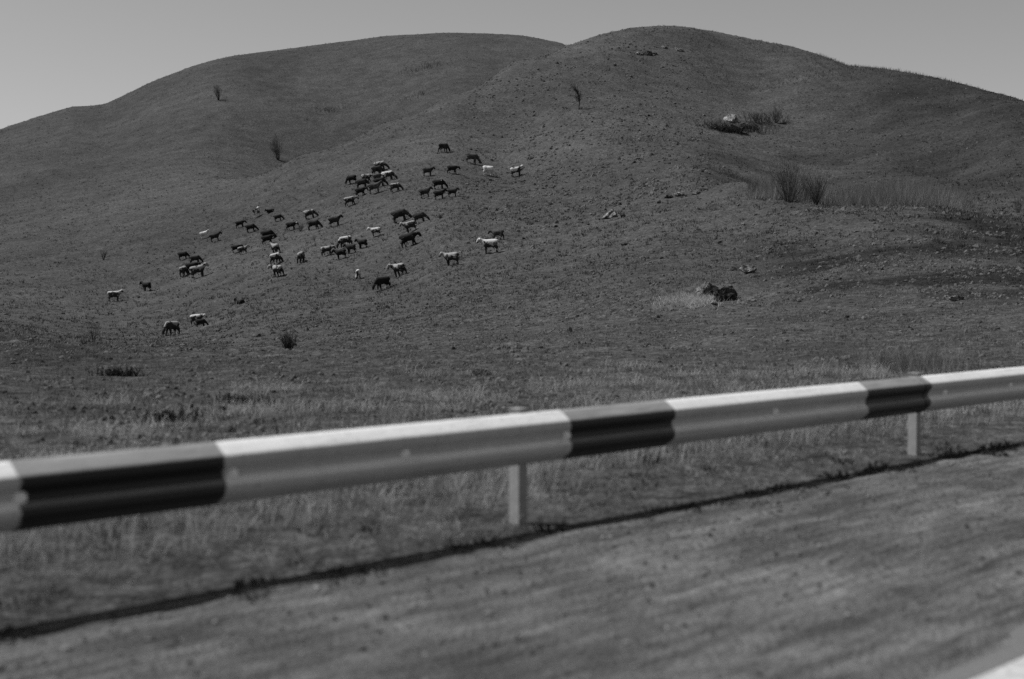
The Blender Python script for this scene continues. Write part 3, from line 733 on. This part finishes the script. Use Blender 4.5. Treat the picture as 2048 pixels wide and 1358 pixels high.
def shrub(px, py, hpx, wfac, label, seed, nst=26, thick=0.018, twigs=7, dense=1.0, name='shrub', cat='shrub', lean=(0, 0), tone=0.4, grp='bare shrubs on the pasture', wide=0.0):
    g = np.random.default_rng(seed); x, y, z, r = hit(px, py)
    H = hpx / FPX * r
    root = empty(name, (x, y, z - 0.04)); tag(root, label, cat, grp)
    st, tw = [], []; tk = max(thick * 0.8, 0.000065 * r)
    for i in range(nst):
        a = g.uniform(0, 6.28); out = g.uniform(0.05, 1.0) * wfac
        d = np.array([math.cos(a) * out + lean[0], math.sin(a) * out + lean[1], 1.0])
        L = H * g.uniform(0.6, 1.02)
        bx_, by_ = (g.normal(0, wide / FPX * r), g.normal(0, wide * 0.4 / FPX * r)) if wide else (math.cos(a) * 0.04 * H, math.sin(a) * 0.04 * H)
        bz_ = h1(x + bx_, y + by_) - z if wide else 0.0
        pth = wander(g, [bx_, by_, bz_ - 0.05], d, L, 5, 0.10, 0.05)
        st.append(tube(pth, tk * 1.3, tk * 0.5, 3))
        for j in range(int(twigs * dense)):
            t_ = g.uniform(0.25, 1.0); k_ = t_ * 5; i_ = min(int(k_), 4); p0 = pth[i_] + (pth[i_ + 1] - pth[i_]) * (k_ - i_)
            dd = (pth[i_ + 1] - pth[i_]); dd = dd / np.linalg.norm(dd) + g.normal(0, 0.45, 3)
            tw.append(tube(wander(g, p0, dd, H * g.uniform(0.1, 0.3), 2, 0.2, 0.1), tk * 0.6, tk * 0.3, 3))
    sv, sf = cat_np(st); o1 = add('stem', mesh_np('stem', sv, sf, False, np.full(len(sv), tone * 0.7)), M_TWIG, root)
    tv, tf = cat_np(tw); o2 = add('foliage', mesh_np('foliage', tv, tf, False, np.clip(np.repeat(g.normal(tone, 0.2, len(tv) // 9), 9), 0, 1)), M_TWIG, root)
    if wide: o1['kind'] = 'stuff'; o2['kind'] = 'stuff'
    return root
SHR = [
 (556, 320, 48, 0.36, 'vase-shaped bare bush with a dark shadow alone on the ridge above the herd', 1, 40, 0.02, 9, 1.0, -0.05),
 (437, 200, 30, 0.40, 'small dark bush highest on the left-hand hill', 2, 30, 0.02, 8, 1.0, -0.12),
 (1577, 404, 94, 0.60, 'tall fan-shaped bare bush at the left end of the reeds', 3, 58, 0.02, 10, 1.0, 0.02),
 (1632, 410, 66, 0.60, 'fan-shaped bare bush second from the left among the reeds', 4, 50, 0.02, 10, 1.0, 0.0),
 (1552, 246, 36, 0.7, 'spreading grey bush furthest right of the gully outcrop', 5, 40, 0.02, 8, 1.0, 0.1),
 (1512, 246, 24, 0.8, 'low fan-shaped bush just right of the gully outcrop', 6, 30, 0.02, 8, 1.0, 0.0),
 (186, 686, 46, 0.22, 'thin upright dark bush below the leftmost cow', 7, 18, 0.012, 7, 1.0, 0.0),
 (170, 690, 20, 0.5, 'small low bush at the left foot of a thin upright bush', 8, 14, 0.012, 6, 1.0, 0.0),
 (207, 520, 22, 0.4, 'small faint dark bush at the far left of the slope', 9, 22, 0.014, 7, 1.0, -0.1),
 (578, 704, 46, 0.45, 'dark rounded bush in the grass below the middle of the herd', 10, 46, 0.010, 12, 1.0, 0.0),
 (238, 752, 30, 2.6, 'low spreading dark bush on the lower left slope', 11, 90, 0.010, 10, 1.0, 0.0),
 (335, 842, 42, 4.0, 'dark clump of weeds at the lower left just above the rail', 12, 110, 0.008, 10, 1.0, 0.0),
 (485, 808, 36, 4.0, 'dark low weeds right of the lower left clump above the rail', 13, 110, 0.008, 10, 1.0, 0.0),
 (601, 462, 20, 0.5, 'tiny bush in front of the nose of a white-rumped cow', 14, 20, 0.014, 7, 1.0, 0.0),
 (881, 437, 13, 1.2, 'low rounded shrub right of two dark grazing cows', 15, 34, 0.012, 8, 1.0, 0.0),
 (660, 222, 10, 2.2, 'flat dark patch of scrub in the middle of the left-hand hill', 16, 50, 0.03, 8, 1.0, 0.0),
 (845, 140, 12, 3.0, 'wide dark patch of scrub near the top of the left-hand hill', 17, 60, 0.03, 8, 1.0, 0.0),
 (822, 198, 9, 2.6, 'faint flat scrub patch below the wide one on the left-hand hill', 18, 44, 0.03, 8, 1.0, 0.0),
 (1440, 262, 20, 2.6, 'dark tangled scrub around the left end of the gully outcrop', 20, 130, 0.035, 9, 1.0, 0.0),  # scrub made dense and dark to stand in for the hollow's shadow
 (1495, 262, 22, 2.6, 'dark scrub below the right end of the gully outcrop', 21, 120, 0.035, 9, 1.0, 0.0),  # dark mass also stands in for shadow in the outcrop's hollow
 (1535, 248, 26, 2.8, 'grey scrub thicket on the slope right of the gully outcrop', 22, 110, 0.025, 9, 1.0, 0.0),
 (1290, 282, 16, 4.5, 'dark strip of tall weeds left of the gully on the front hill', 23, 80, 0.02, 7, 1.0, 0.0),
 (1460, 352, 14, 3.5, 'dark weeds running down into the gully left of the reeds', 24, 60, 0.02, 7, 1.0, 0.0),
 (2037, 425, 36, 0.5, 'dark bush cut by the right edge of the picture', 19, 24, 0.016, 8, 1.0, 0.0),
]
for px, py, hp, wf, lab, sd, nst, th, twg, de, ln in SHR:
    shrub(px, py, hp, min(wf, 1.2), lab, sd, nst, th, twg, de, lean=(ln, 0), wide=(wf * 8 if wf > 2 else 0), tone=(0.15 if wf > 2 else 0.4))

# the lone crooked tree
def lone_tree():
    g = np.random.default_rng(77); x, y, z, r = hit(1158, 219); H = 56 / FPX * r
    root = empty('bare_tree', (x, y, z - 0.05)); tag(root, 'lone crooked leafless tree leaning left high on the right-hand hill', 'tree')
    sp = np.array([[0, 0, -0.1], [0.0, 0, 0.12], [0.02, 0.0, 0.25], [0.025, 0.01, 0.36], [0.01, 0.0, 0.46], [-0.03, 0.01, 0.55], [-0.07, 0.0, 0.66], [-0.14, 0, 0.78]]) * H
    tr = [tube(sp, 0.11, 0.04, 6), tube(np.array([sp[4], sp[4] + np.array([0.05, 0, 0.1]) * H, sp[4] + np.array([0.04, 0, 0.22]) * H]), 0.06, 0.03, 5),
          tube(np.array([sp[5], sp[5] + np.array([-0.0, 0.02, 0.12]) * H, sp[5] + np.array([-0.05, 0.03, 0.3]) * H]), 0.06, 0.03, 5)]
    v, f = cat_np(tr); add('trunk', mesh_np('trunk', v, f, True), M_BARK, root)
    tw = []
    for i in range(130):
        k_ = g.uniform(2.0, 6.99); i_ = int(k_); p0 = sp[i_] + (sp[i_ + 1] - sp[i_]) * (k_ - i_)
        d = np.array([g.normal(-0.45, 0.5), g.normal(0, 0.45), g.uniform(0.25, 1.1)])
        L = H * g.uniform(0.08, 0.34) * (0.6 + 0.4 * k_ / 7)
        pth = wander(g, p0, d, L, 3, 0.18, 0.05); tw.append(tube(pth, 0.022, 0.010, 3))
        for _ in range(2):
            tw.append(tube(wander(g, pth[g.integers(1, 4)], d + g.normal(0, 0.5, 3), L * 0.5, 2, 0.2), 0.013, 0.007, 3))
    v, f = cat_np(tw); add('crown', mesh_np('crown', v, f, False, np.full(len(v), 0.35)), M_TWIG, root)
lone_tree()

# tall weeds behind the rail on the right
def weed_clump(s, q, H, nb, label, seed, tone=0.5, wid=0.16):
    g = np.random.default_rng(seed); x, y = sq(s, q); z = h1(x, y)
    P = np.stack([x + g.normal(0, wid, nb), y + g.normal(0, wid, nb), np.zeros(nb)], -1); P[:, 2] = height(P[:, 0], P[:, 1])
    v, f, t = grass(P - np.array([x, y, z]), H * g.uniform(0.6, 1.05, nb), np.full(nb, 0.0042), 7, np.full(nb, 0.08), np.full(nb, 0.75), np.clip(g.normal(tone, 0.15, nb), 0, 1), True)
    o = add('weed_clump', mesh_np('weed_clump', v, f, False, t), M_DRY); o.location = (x, y, z)
    tag(o, label, 'weeds', 'weeds behind the guard rail'); return o
x, y, z, r = hit(1815, 742)
s_, q_ = x * T[0] + y * T[1], x * N[0] + y * N[1]
weed_clump(s_, q_, 85 / FPX * r, 170, 'tall feathery grass clump behind the rail above its rightmost black band', 201, 0.3, 0.42)
x, y, z, r = hit(1745, 757); weed_clump(x * T[0] + y * T[1], x * N[0] + y * N[1], 50 / FPX * r, 26, 'thin pale stalks fanning out behind the rail near its rightmost black band', 202, 0.85, 0.10)

# ------------------------------------------------------------------ cattle
def loft(rings, sides=14):
    """rings: (centre xyz, tangent-plane half width y, half height, direction) -> closed tube"""
    V, Fq, Tq = [], [], []
    k = len(rings)
    for c, w, h, d in rings:
        d = np.array(d, float); d /= np.linalg.norm(d); side = np.cross([0, 0, 1], d)
        side = side / np.linalg.norm(side) if np.linalg.norm(side) > 1e-3 else np.array([0, 1.0, 0])
        up = np.cross(d, side)
        for j in range(sides):
            t_ = 2 * math.pi * j / sides
            V.append(np.array(c, float) + side * math.cos(t_) * w + up * math.sin(t_) * h)
    for i in range(k - 1):
        for j in range(sides):
            Fq.append([i * sides + j, i * sides + (j + 1) % sides, (i + 1) * sides + (j + 1) % sides, (i + 1) * sides + j])
    V.append(np.array(rings[0][0], float)); V.append(np.array(rings[-1][0], float)); e0 = k * sides
    for j in range(sides):
        Tq.append([e0, (j + 1) % sides, j]); Tq.append([e0 + 1, (k - 1) * sides + j, (k - 1) * sides + (j + 1) % sides])
    return np.array(V), np.array(Fq), np.array(Tq)
def path_loft(pts, ws, hs=None, sides=10):
    pts = np.array(pts, float); hs = hs or ws; rg = []
    for i in range(len(pts)):
        d = pts[min(i + 1, len(pts) - 1)] - pts[max(i - 1, 0)]
        rg.append((pts[i], ws[i], hs[i], d))
    return loft(rg, sides)
def cow_mesh(name, head='graze', stag=(0.0, 0.0, 0.0, 0.0), turn=0.0, lying=False, horns=True, sub=0.032):
    P = []
    dz = -0.56 if lying else 0.0
    body = [(-0.82, 1.10, .07, .08), (-0.79, 1.09, .16, .18), (-0.70, 1.06, .235, .27), (-0.55, 1.03, .29, .33), (-0.28, .985, .31, .375), (0.05, .955, .34, .41),
            (0.30, .95, .33, .415), (0.50, .97, .29, .41), (0.64, 1.0, .24, .37), (0.75, 1.02, .16, .29)]
    P.append(loft([((x, 0, z + dz), w, h, (1, 0, 0)) for x, z, w, h in body], 18))
    c, s = math.cos(turn), math.sin(turn)
    def tr(p):      # turn the neck about the shoulder
        x, y, z = p; x -= 0.6; return (0.6 + x * c - y * s, x * s + y * c, z + dz)
    if head == 'graze':
        nk = [(0.50, 0, 1.02), (0.76, 0, .88), (0.96, 0, .68), (1.08, 0, .50)]; hd = [(1.00, 0, .56), (1.11, 0, .50), (1.19, 0, .36), (1.24, 0, .20), (1.26, 0, .07)]; ear = (1.05, 0, .56); hn = (0.4, 0, 0.2)
    elif head == 'low':
        nk = [(0.50, 0, 1.04), (0.78, 0, 1.10), (0.97, 0, 1.13), (1.10, 0, 1.14)]; hd = [(1.05, 0, 1.20), (1.14, 0, 1.16), (1.26, 0, 1.00), (1.35, 0, .82), (1.38, 0, .73)]; ear = (1.08, 0, 1.20); hn = (0.1, 0, 0.3)
    else:
        nk = [(0.50, 0, 1.06), (0.74, 0, 1.18), (0.89, 0, 1.31), (0.98, 0, 1.40)]; hd = [(0.93, 0, 1.47), (1.02, 0, 1.44), (1.16, 0, 1.31), (1.28, 0, 1.15), (1.33, 0, 1.07)]; ear = (0.98, 0, 1.47); hn = (-0.1, 0, 0.3)
    P.append(path_loft([tr(p) for p in nk], [.19, .15, .115, .10], [.36, .27, .195, .15]))
    P.append(path_loft([tr(p) for p in hd], [.09, .145, .135, .11, .10], [.10, .175, .165, .125, .10]))
    for sg in (-1, 1):
        e0 = np.array(tr((ear[0], sg * 0.06, ear[2]))); e1 = np.array(tr((ear[0] - 0.05, sg * 0.32, ear[2] - 0.01)))
        P.append(path_loft([e0, (e0 + e1) / 2, e1], [.04, .06, .03], [.05, .075, .03], 8))
        if horns:
            h0 = np.array(tr((ear[0] + 0.0, sg * 0.05, ear[2] + 0.04))); h1_ = np.array(tr((ear[0] + hn[0] * 0.5, sg * 0.15, ear[2] + 0.06 + hn[2] * 0.35))); h2_ = np.array(tr((ear[0] + hn[0], sg * 0.14, ear[2] + 0.08 + hn[2] * 0.8)))
            P.append(path_loft([h0, h1_, h2_], [.028, .024, .018], None, 6))
    P.append(path_loft([(-0.78, 0, 1.26 + dz), (-0.87, 0, 1.18 + dz), (-0.90, 0.01, .90 + dz * .8), (-0.89, 0.02, .62 + dz * .5), (-0.88, 0.02, .44 + dz * .3)], [.035, .032, .026, .03, .045], None, 8))
    for i, (sg, fr) in enumerate(((-1, 1), (1, 1), (-1, 0), (1, 0))):
        o = stag[i]
        if lying:
            if fr: pts = [(0.48, sg * .2, .42), (0.52, sg * .27, .22), (0.80, sg * .24, .10), (0.52, sg * .24, .06)]; ws = [.13, .10, .065, .05]
            else: pts = [(-0.5, sg * .2, .42), (-0.35, sg * .33, .25), (-0.10, sg * .36, .12), (-0.45, sg * .38, .06)]; ws = [.2, .15, .08, .05]
            P.append(path_loft(pts, ws, None, 10)); continue
        if fr:
            pts = [(0.48, sg * .15, .98), (0.47 + o * .15, sg * .175, .70), (0.49 + o * .5, sg * .17, .42), (0.485 + o * .95, sg * .165, .12), (0.50 + o, sg * .165, .06), (0.52 + o, sg * .165, .0)]
            ws = [.17, .13, .10, .075, .08, .085]
            P.append(path_loft(pts, ws, [.21, .16, .11, .08, .085, .095], 10))
        else:
            pts = [(-0.52, sg * .15, 1.0), (-0.45 + o * .2, sg * .175, .72), (-0.64 + o * .6, sg * .17, .46), (-0.62 + o * .95, sg * .165, .14), (-0.60 + o, sg * .165, .06), (-0.57 + o, sg * .165, .0)]
            ws = [.21, .17, .105, .078, .08, .085]
            P.append(path_loft(pts, ws, [.30, .23, .125, .085, .085, .095], 10))
    if not lying: P.append(path_loft([(-0.42, 0, .66), (-0.36, 0, .60), (-0.24, 0, .58), (-0.14, 0, .62)], [.05, .12, .12, .05]))
    vs, f4, f3 = [], [], []; o = 0
    for v, q4, t3 in P:
        vs.append(v); f4.append(q4 + o); f3.append(t3 + o); o += len(v)
    me0 = mesh_np(name + '_raw', np.vstack(vs), [np.vstack(f4), np.vstack(f3)])
    ob = bpy.data.objects.new('tmp', me0); COL.objects.link(ob)
    md = ob.modifiers.new('r', 'REMESH'); md.mode = 'VOXEL'; md.voxel_size = sub; md.use_smooth_shade = True
    sm = ob.modifiers.new('s', 'SMOOTH'); sm.factor = 0.5; sm.iterations = 2
    dg = bpy.context.evaluated_depsgraph_get(); me = bpy.data.meshes.new_from_object(ob.evaluated_get(dg)); me.name = name
    bpy.data.objects.remove(ob); bpy.data.meshes.remove(me0)
    me.materials.clear(); me.materials.append(None)
    return me
POSE = {
 'g1': cow_mesh('cow_grazing', 'graze', (0.10, -0.12, 0.12, -0.10)),
 'g2': cow_mesh('cow_grazing_b', 'graze', (-0.14, 0.10, 0.02, -0.16), turn=0.35),
 'g3': cow_mesh('cow_grazing_c', 'graze', (0.05, -0.04, -0.12, 0.10), turn=-0.4, horns=False),
 'l1': cow_mesh('cow_walking', 'low', (0.20, -0.16, -0.16, 0.18)),
 'l2': cow_mesh('cow_walking_b', 'low', (-0.12, 0.12, 0.14, -0.08), turn=0.3),
 's1': cow_mesh('cow_standing', 'up', (0.03, -0.04, 0.06, -0.06)),
 's2': cow_mesh('cow_standing_b', 'up', (-0.03, 0.08, -0.10, 0.08), turn=0.7),
 's3': cow_mesh('cow_standing_c', 'up', (0.06, -0.02, 0.08, -0.04), turn=-0.6, horns=False),
 'ly': cow_mesh('calf_lying', 'up', (0, 0, 0, 0), turn=0.4, lying=True, horns=False),
}
def coat(name, a, b, thr, scale=1.6, zlit=None):
    """two-tone hide: a body, b patches; zback: height above which b paints a sunlit back, with shaded flanks below"""
    m, nt, bs = mat_new(name, 0.8, 0.15); tc = nt.nodes.new('ShaderNodeTexCoord'); oi = nt.nodes.new('ShaderNodeObjectInfo')
    mp = nt.nodes.new('ShaderNodeVectorMath'); mp.operation = 'ADD'
    cb = nt.nodes.new('ShaderNodeCombineXYZ'); sc = n_math(nt, 'MULTIPLY', oi.outputs['Random'], 37.0)
    for i in range(3): nt.links.new(sc, cb.inputs[i])
    nt.links.new(tc.outputs['Object'], mp.inputs[0]); nt.links.new(cb.outputs[0], mp.inputs[1])
    f = n_noise(nt, mp.outputs[0], scale, 3, 0.5)
    if zlit is not None:
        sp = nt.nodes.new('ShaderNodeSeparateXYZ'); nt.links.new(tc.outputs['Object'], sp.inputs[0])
        f = n_math(nt, 'ADD', n_math(nt, 'MULTIPLY', n_math(nt, 'SUBTRACT', f, 0.5), 2.2), n_math(nt, 'SUBTRACT', sp.outputs[2], zlit)); k = n_range(nt, f, -0.03, 0.08, 0, 1)
    else: k = n_range(nt, f, thr - 0.02, thr + 0.02, 0, 1)
    fine = n_range(nt, n_noise(nt, mp.outputs[0], 9.0, 3), 0.3, 0.7, 0.8, 1.2)
    mx = nt.nodes.new('ShaderNodeMix'); mx.data_type = 'FLOAT'; nt.links.new(k, mx.inputs[0]); mx.inputs[2].default_value = a; mx.inputs[3].default_value = b
    nt.links.new(n_math(nt, 'MULTIPLY', mx.outputs[0], fine), bs.inputs['Base Color'])
    return m
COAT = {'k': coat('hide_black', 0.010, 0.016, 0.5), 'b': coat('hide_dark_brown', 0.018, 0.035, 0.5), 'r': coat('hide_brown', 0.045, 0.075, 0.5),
        'kw': coat('hide_black_white', 0.012, 0.50, 0.66), 'p': coat('hide_lit_back', 0.03, 0.26, 0, 2.4, 1.08), 'w': coat('hide_white', 0.42, 0.62, 0.5),  # pale back over dark flanks: top sun and side shade painted in
        'pw': coat('hide_white_lit_back', 0.035, 0.48, 0, 2.2, 1.02), 'ww': coat('hide_white_dark', 0.03, 0.58, 0.47)}  # white back likewise: sunlit top and shaded flanks put into the colour
R_, L_ = 0.0, 180.0
CATTLE = [  # px, py of the feet, length px, heading (0 right, 90 away, 180 left, 270 towards us), pose, coat, label
 (228, 603, 31, 20, 's1', 'pw', 'pale-backed cow facing right, leftmost animal of the whole herd'),
 (295, 583, 25, 150, 's1', 'k', 'black cow looking left, second animal from the left edge of the herd'),
 (367, 520, 25, R_, 'g1', 'kw', 'black cow with a white shoulder patch grazing above a clump of four'),
 (391, 529, 25, 10, 'g2', 'b', 'dark cow with lowered head just below a white-shouldered black cow'),
 (384, 546, 33, 12, 'l1', 'k', 'black cow half hidden behind two pale-backed cattle of the left clump'),
 (369, 553, 24, 65, 'g1', 'p', 'small pale-rumped cow seen from behind, left front of the left clump'),
 (397, 556, 38, 18, 's1', 'p', 'pale-backed cow stepping right and uphill, right front of the left clump'),
 (395, 650, 45, 8, 'l1', 'pw', 'large white-backed cow low on the left with a dark calf before it'),
 (402, 656, 24, 10, 'g1', 'k', 'dark calf standing in front of a large white cow'),
 (345, 672, 31, 235, 'g1', 'p', 'pale-backed cow grazing towards the road, lowest animal on the slope'),
 (410, 477, 22, 5, 's1', 'w', 'small white cow close behind a dark one at the left of the herd'),
 (431, 484, 26, 10, 's1', 'b', 'dark cow with raised head right of a small white cow'),
 (481, 456, 24, R_, 'l1', 'k', 'black cow walking right, left of a pair below the white cow seen end-on'),
 (503, 465, 25, R_, 'g1', 'k', 'black cow grazing, lower right of a pair below the white cow seen end-on'),
 (515, 434, 26, 80, 's1', 'ww', 'white and dark cow seen end-on at the top left of the herd'),
 (541, 426, 16, 200, 'ly', 'kw', 'small dark calf lying right of the white cow seen end-on'),
 (557, 443, 26, R_, 'g1', 'b', 'dark cow grazing right, just below the lying calf at the top left'),
 (583, 461, 27, R_, 'l1', 'kw', 'dark cow with a white rump facing a tiny bush'),
 (536, 480, 30, R_, 'g1', 'k', 'black cow almost hidden behind another black cow with white spots'),
 (536, 489, 30, R_, 'l1', 'kw', 'black cow with white spots on face and rump, in front of its twin'),
 (473, 507, 26, R_, 'l2', 'k', 'black cow behind a small pale one, left of the herd middle'),
 (487, 509, 22, 5, 's1', 'p', 'small pale-backed cow overlapping the front of a black cow'),
 (554, 508, 24, 125, 's1', 'p', 'pale-backed cow turned away left, topmost of a column of three'),
 (552, 529, 26, 50, 'g1', 'pw', 'white-rumped dark cow with head down, middle of a column of three'),
 (559, 553, 26, 130, 's2', 'p', 'pale-backed cow looking left, lowest of a column of three'),
 (601, 526, 24, 75, 'g1', 'p', 'pale-backed cow seen from behind, alone right of a column of three'),
 (482, 608, 20, 130, 'ly', 'b', 'dark calf lying alone below the left half of the herd'),
 (621, 438, 28, R_, 'g1', 'p', 'pale-backed cow grazing above a dark one at the top middle'),
 (628, 461, 30, R_, 'g2', 'b', 'dark cow grazing right, just below a pale-backed grazing one'),
 (670, 453, 31, 12, 's1', 'b', 'dark cow walking right with raised head, alone in the herd middle'),
 (753, 473, 28, 168, 's1', 'pw', 'white-backed cow facing left, alone above a group of five'),
 (693, 495, 30, 215, 'g1', 'pw', 'white cow with lowered head at the top of a group of five'),
 (655, 512, 32, R_, 'l1', 'p', 'pale-patched cow at the left of a group of five'),
 (684, 519, 31, 172, 's1', 'k', 'black cow facing left in front of a group of five'),
 (704, 507, 27, 160, 's1', 'b', 'dark cow partly behind the black one of a group of five'),
 (727, 497, 27, 155, 's1', 'k', 'black cow at the right end of a group of five'),
 (718, 558, 24, 272, 'g3', 'ww', 'white-headed dark calf seen end-on below the herd middle'),
 (767, 580, 33, 215, 'g1', 'k', 'black cow with a dark shadow grazing left, low in the middle of the slope'),
 (762, 342, 29, R_, 'g1', 'p', 'pale-backed cow grazing at the very top of the tight cluster'),
 (755, 351, 24, 30, 'g1', 'b', 'dark cow mostly hidden, second row of the tight cluster'),
 (706, 368, 25, 160, 'g1', 'k', 'black cow at the left end of the tight cluster'),
 (733, 365, 28, R_, 'l1', 'p', 'pale cow between two dark ones in the tight cluster'),
 (755, 363, 25, 15, 'l1', 'r', 'grey-brown cow between two pale ones in the tight cluster'),
 (777, 363, 30, R_, 'g1', 'pw', 'pale-backed cow grazing at the right end of the tight cluster'),
 (760, 375, 28, R_, 'g1', 'k', 'black cow grazing in the middle of the tight cluster'),
 (725, 378, 29, R_, 'g1', 'b', 'dark cow showing only its back above the cluster\'s front black cow'),
 (722, 392, 28, R_, 'l1', 'k', 'black cow at the front left of the tight cluster'),
 (750, 388, 33, 12, 's1', 'r', 'grey-backed cow at the front of the tight cluster, head raised'),
 (791, 384, 27, R_, 'g1', 'p', 'pale-backed cow grazing alone just right of the tight cluster'),
 (701, 412, 31, 8, 'l1', 'p', 'grey-backed cow facing right alone just below the tight cluster'),
 (886, 305, 24, 30, 'g1', 'b', 'dark cow grazing alone, highest animal of the herd'),
 (942, 327, 31, R_, 'g1', 'r', 'dark brown cow grazing second highest on the slope'),
 (855, 353, 26, 12, 's1', 'b', 'dark cow standing left of a walking black one near the top'),
 (904, 348, 28, R_, 'l1', 'k', 'black cow walking right between two dark standing animals near the top'),
 (976, 352, 29, R_, 'g1', 'w', 'white cow grazing at the upper right of the herd'),
 (1033, 353, 31, 6, 's1', 'pw', 'white-backed dark cow with raised head, rightmost at the top'),
 (878, 379, 30, R_, 'g1', 'kw', 'black cow with a white spot at the top of a group of four'),
 (851, 396, 30, R_, 's1', 'b', 'dark cow with a pale face at the left of a group of four'),
 (879, 399, 29, 10, 's1', 'k', 'black cow with raised head at the front of a group of four'),
 (905, 394, 27, 6, 's3', 'b', 'dark cow at the right end of a group of four'),
 (802, 445, 39, R_, 'g1', 'b', 'large dark cow with head half lowered above a pale-backed one'),
 (841, 447, 32, R_, 'g1', 'b', 'dark cow grazing right of a large dark one'),
 (824, 464, 35, 170, 's1', 'p', 'pale-backed cow facing left in front of two dark grazing ones'),
 (820, 494, 46, 4, 'l1', 'k', 'long black bull facing right in the middle of the slope'),
 (996, 478, 33, 172, 'l1', 'r', 'brown cow facing left right behind a white-backed one'),
 (982, 506, 46, 175, 's1', 'pw', 'big white-backed cow with a white face looking left on the right'),
 (906, 531, 42, 165, 's1', 'p', 'big dark cow with a pale back looking left, alone lower right'),
 (803, 554, 30, 130, 's2', 'p', 'pale-patched cow turned away left above a black grazing one'),
]
for px, py, lpx, hd, pose, ct, lab in CATTLE:
    x, y, z, r = hit(px, py - 1)
    a = math.radians(hd)
    nat = {'g': 2.15, 'l': 2.4, 's': 2.3}[pose[0]] if pose != 'ly' else 1.9
    fore = math.sqrt((math.cos(a) * nat) ** 2 + (math.sin(a) * 0.62) ** 2) if pose != 'ly' else 1.5
    sc = lpx / FPX * r / fore
    lo, hi = (0.45, 0.75) if 'calf' in lab else (0.78, 1.25 if abs(math.cos(a)) > 0.85 else 1.0)
    sc = min(max(sc, lo), hi)
    fwd = (math.cos(a), math.sin(a))
    lat = (-fwd[1], fwd[0])
    dzf = height(np.array([x + fwd[0] * 0.55 * sc, x - fwd[0] * 0.55 * sc]), np.array([y + fwd[1] * 0.55 * sc, y - fwd[1] * 0.55 * sc]))
    pit = 0.5 * math.atan2(dzf[0] - dzf[1], 1.1 * sc)
    dzl = height(np.array([x + lat[0] * 0.17 * sc, x - lat[0] * 0.17 * sc]), np.array([y + lat[1] * 0.17 * sc, y - lat[1] * 0.17 * sc]))
    rol = 0.8 * math.atan2(dzl[0] - dzl[1], 0.34 * sc); rol = max(min(rol, 0.3), -0.3)
    zb = float((dzf.mean() + dzl.mean()) / 2) + (0.02 if pose != 'ly' else -0.02)
    o = bpy.data.objects.new('calf' if 'calf' in lab else 'cow', POSE[pose]); COL.objects.link(o)
    jit = random.uniform(-8, 8)
    o.rotation_mode = 'XYZ'
    o.matrix_world = Matrix.Translation((x, y, zb)) @ Matrix.Rotation(a + math.radians(jit), 4, 'Z') @ Matrix.Rotation(-pit, 4, 'Y') @ Matrix.Rotation(rol, 4, 'X') @ Matrix.Diagonal((sc, sc * 1.12, sc * 1.0, 1))
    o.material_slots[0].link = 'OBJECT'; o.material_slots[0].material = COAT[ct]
    tag(o, lab, 'calf' if 'calf' in lab else 'cow', 'cattle grazing on the hillside')
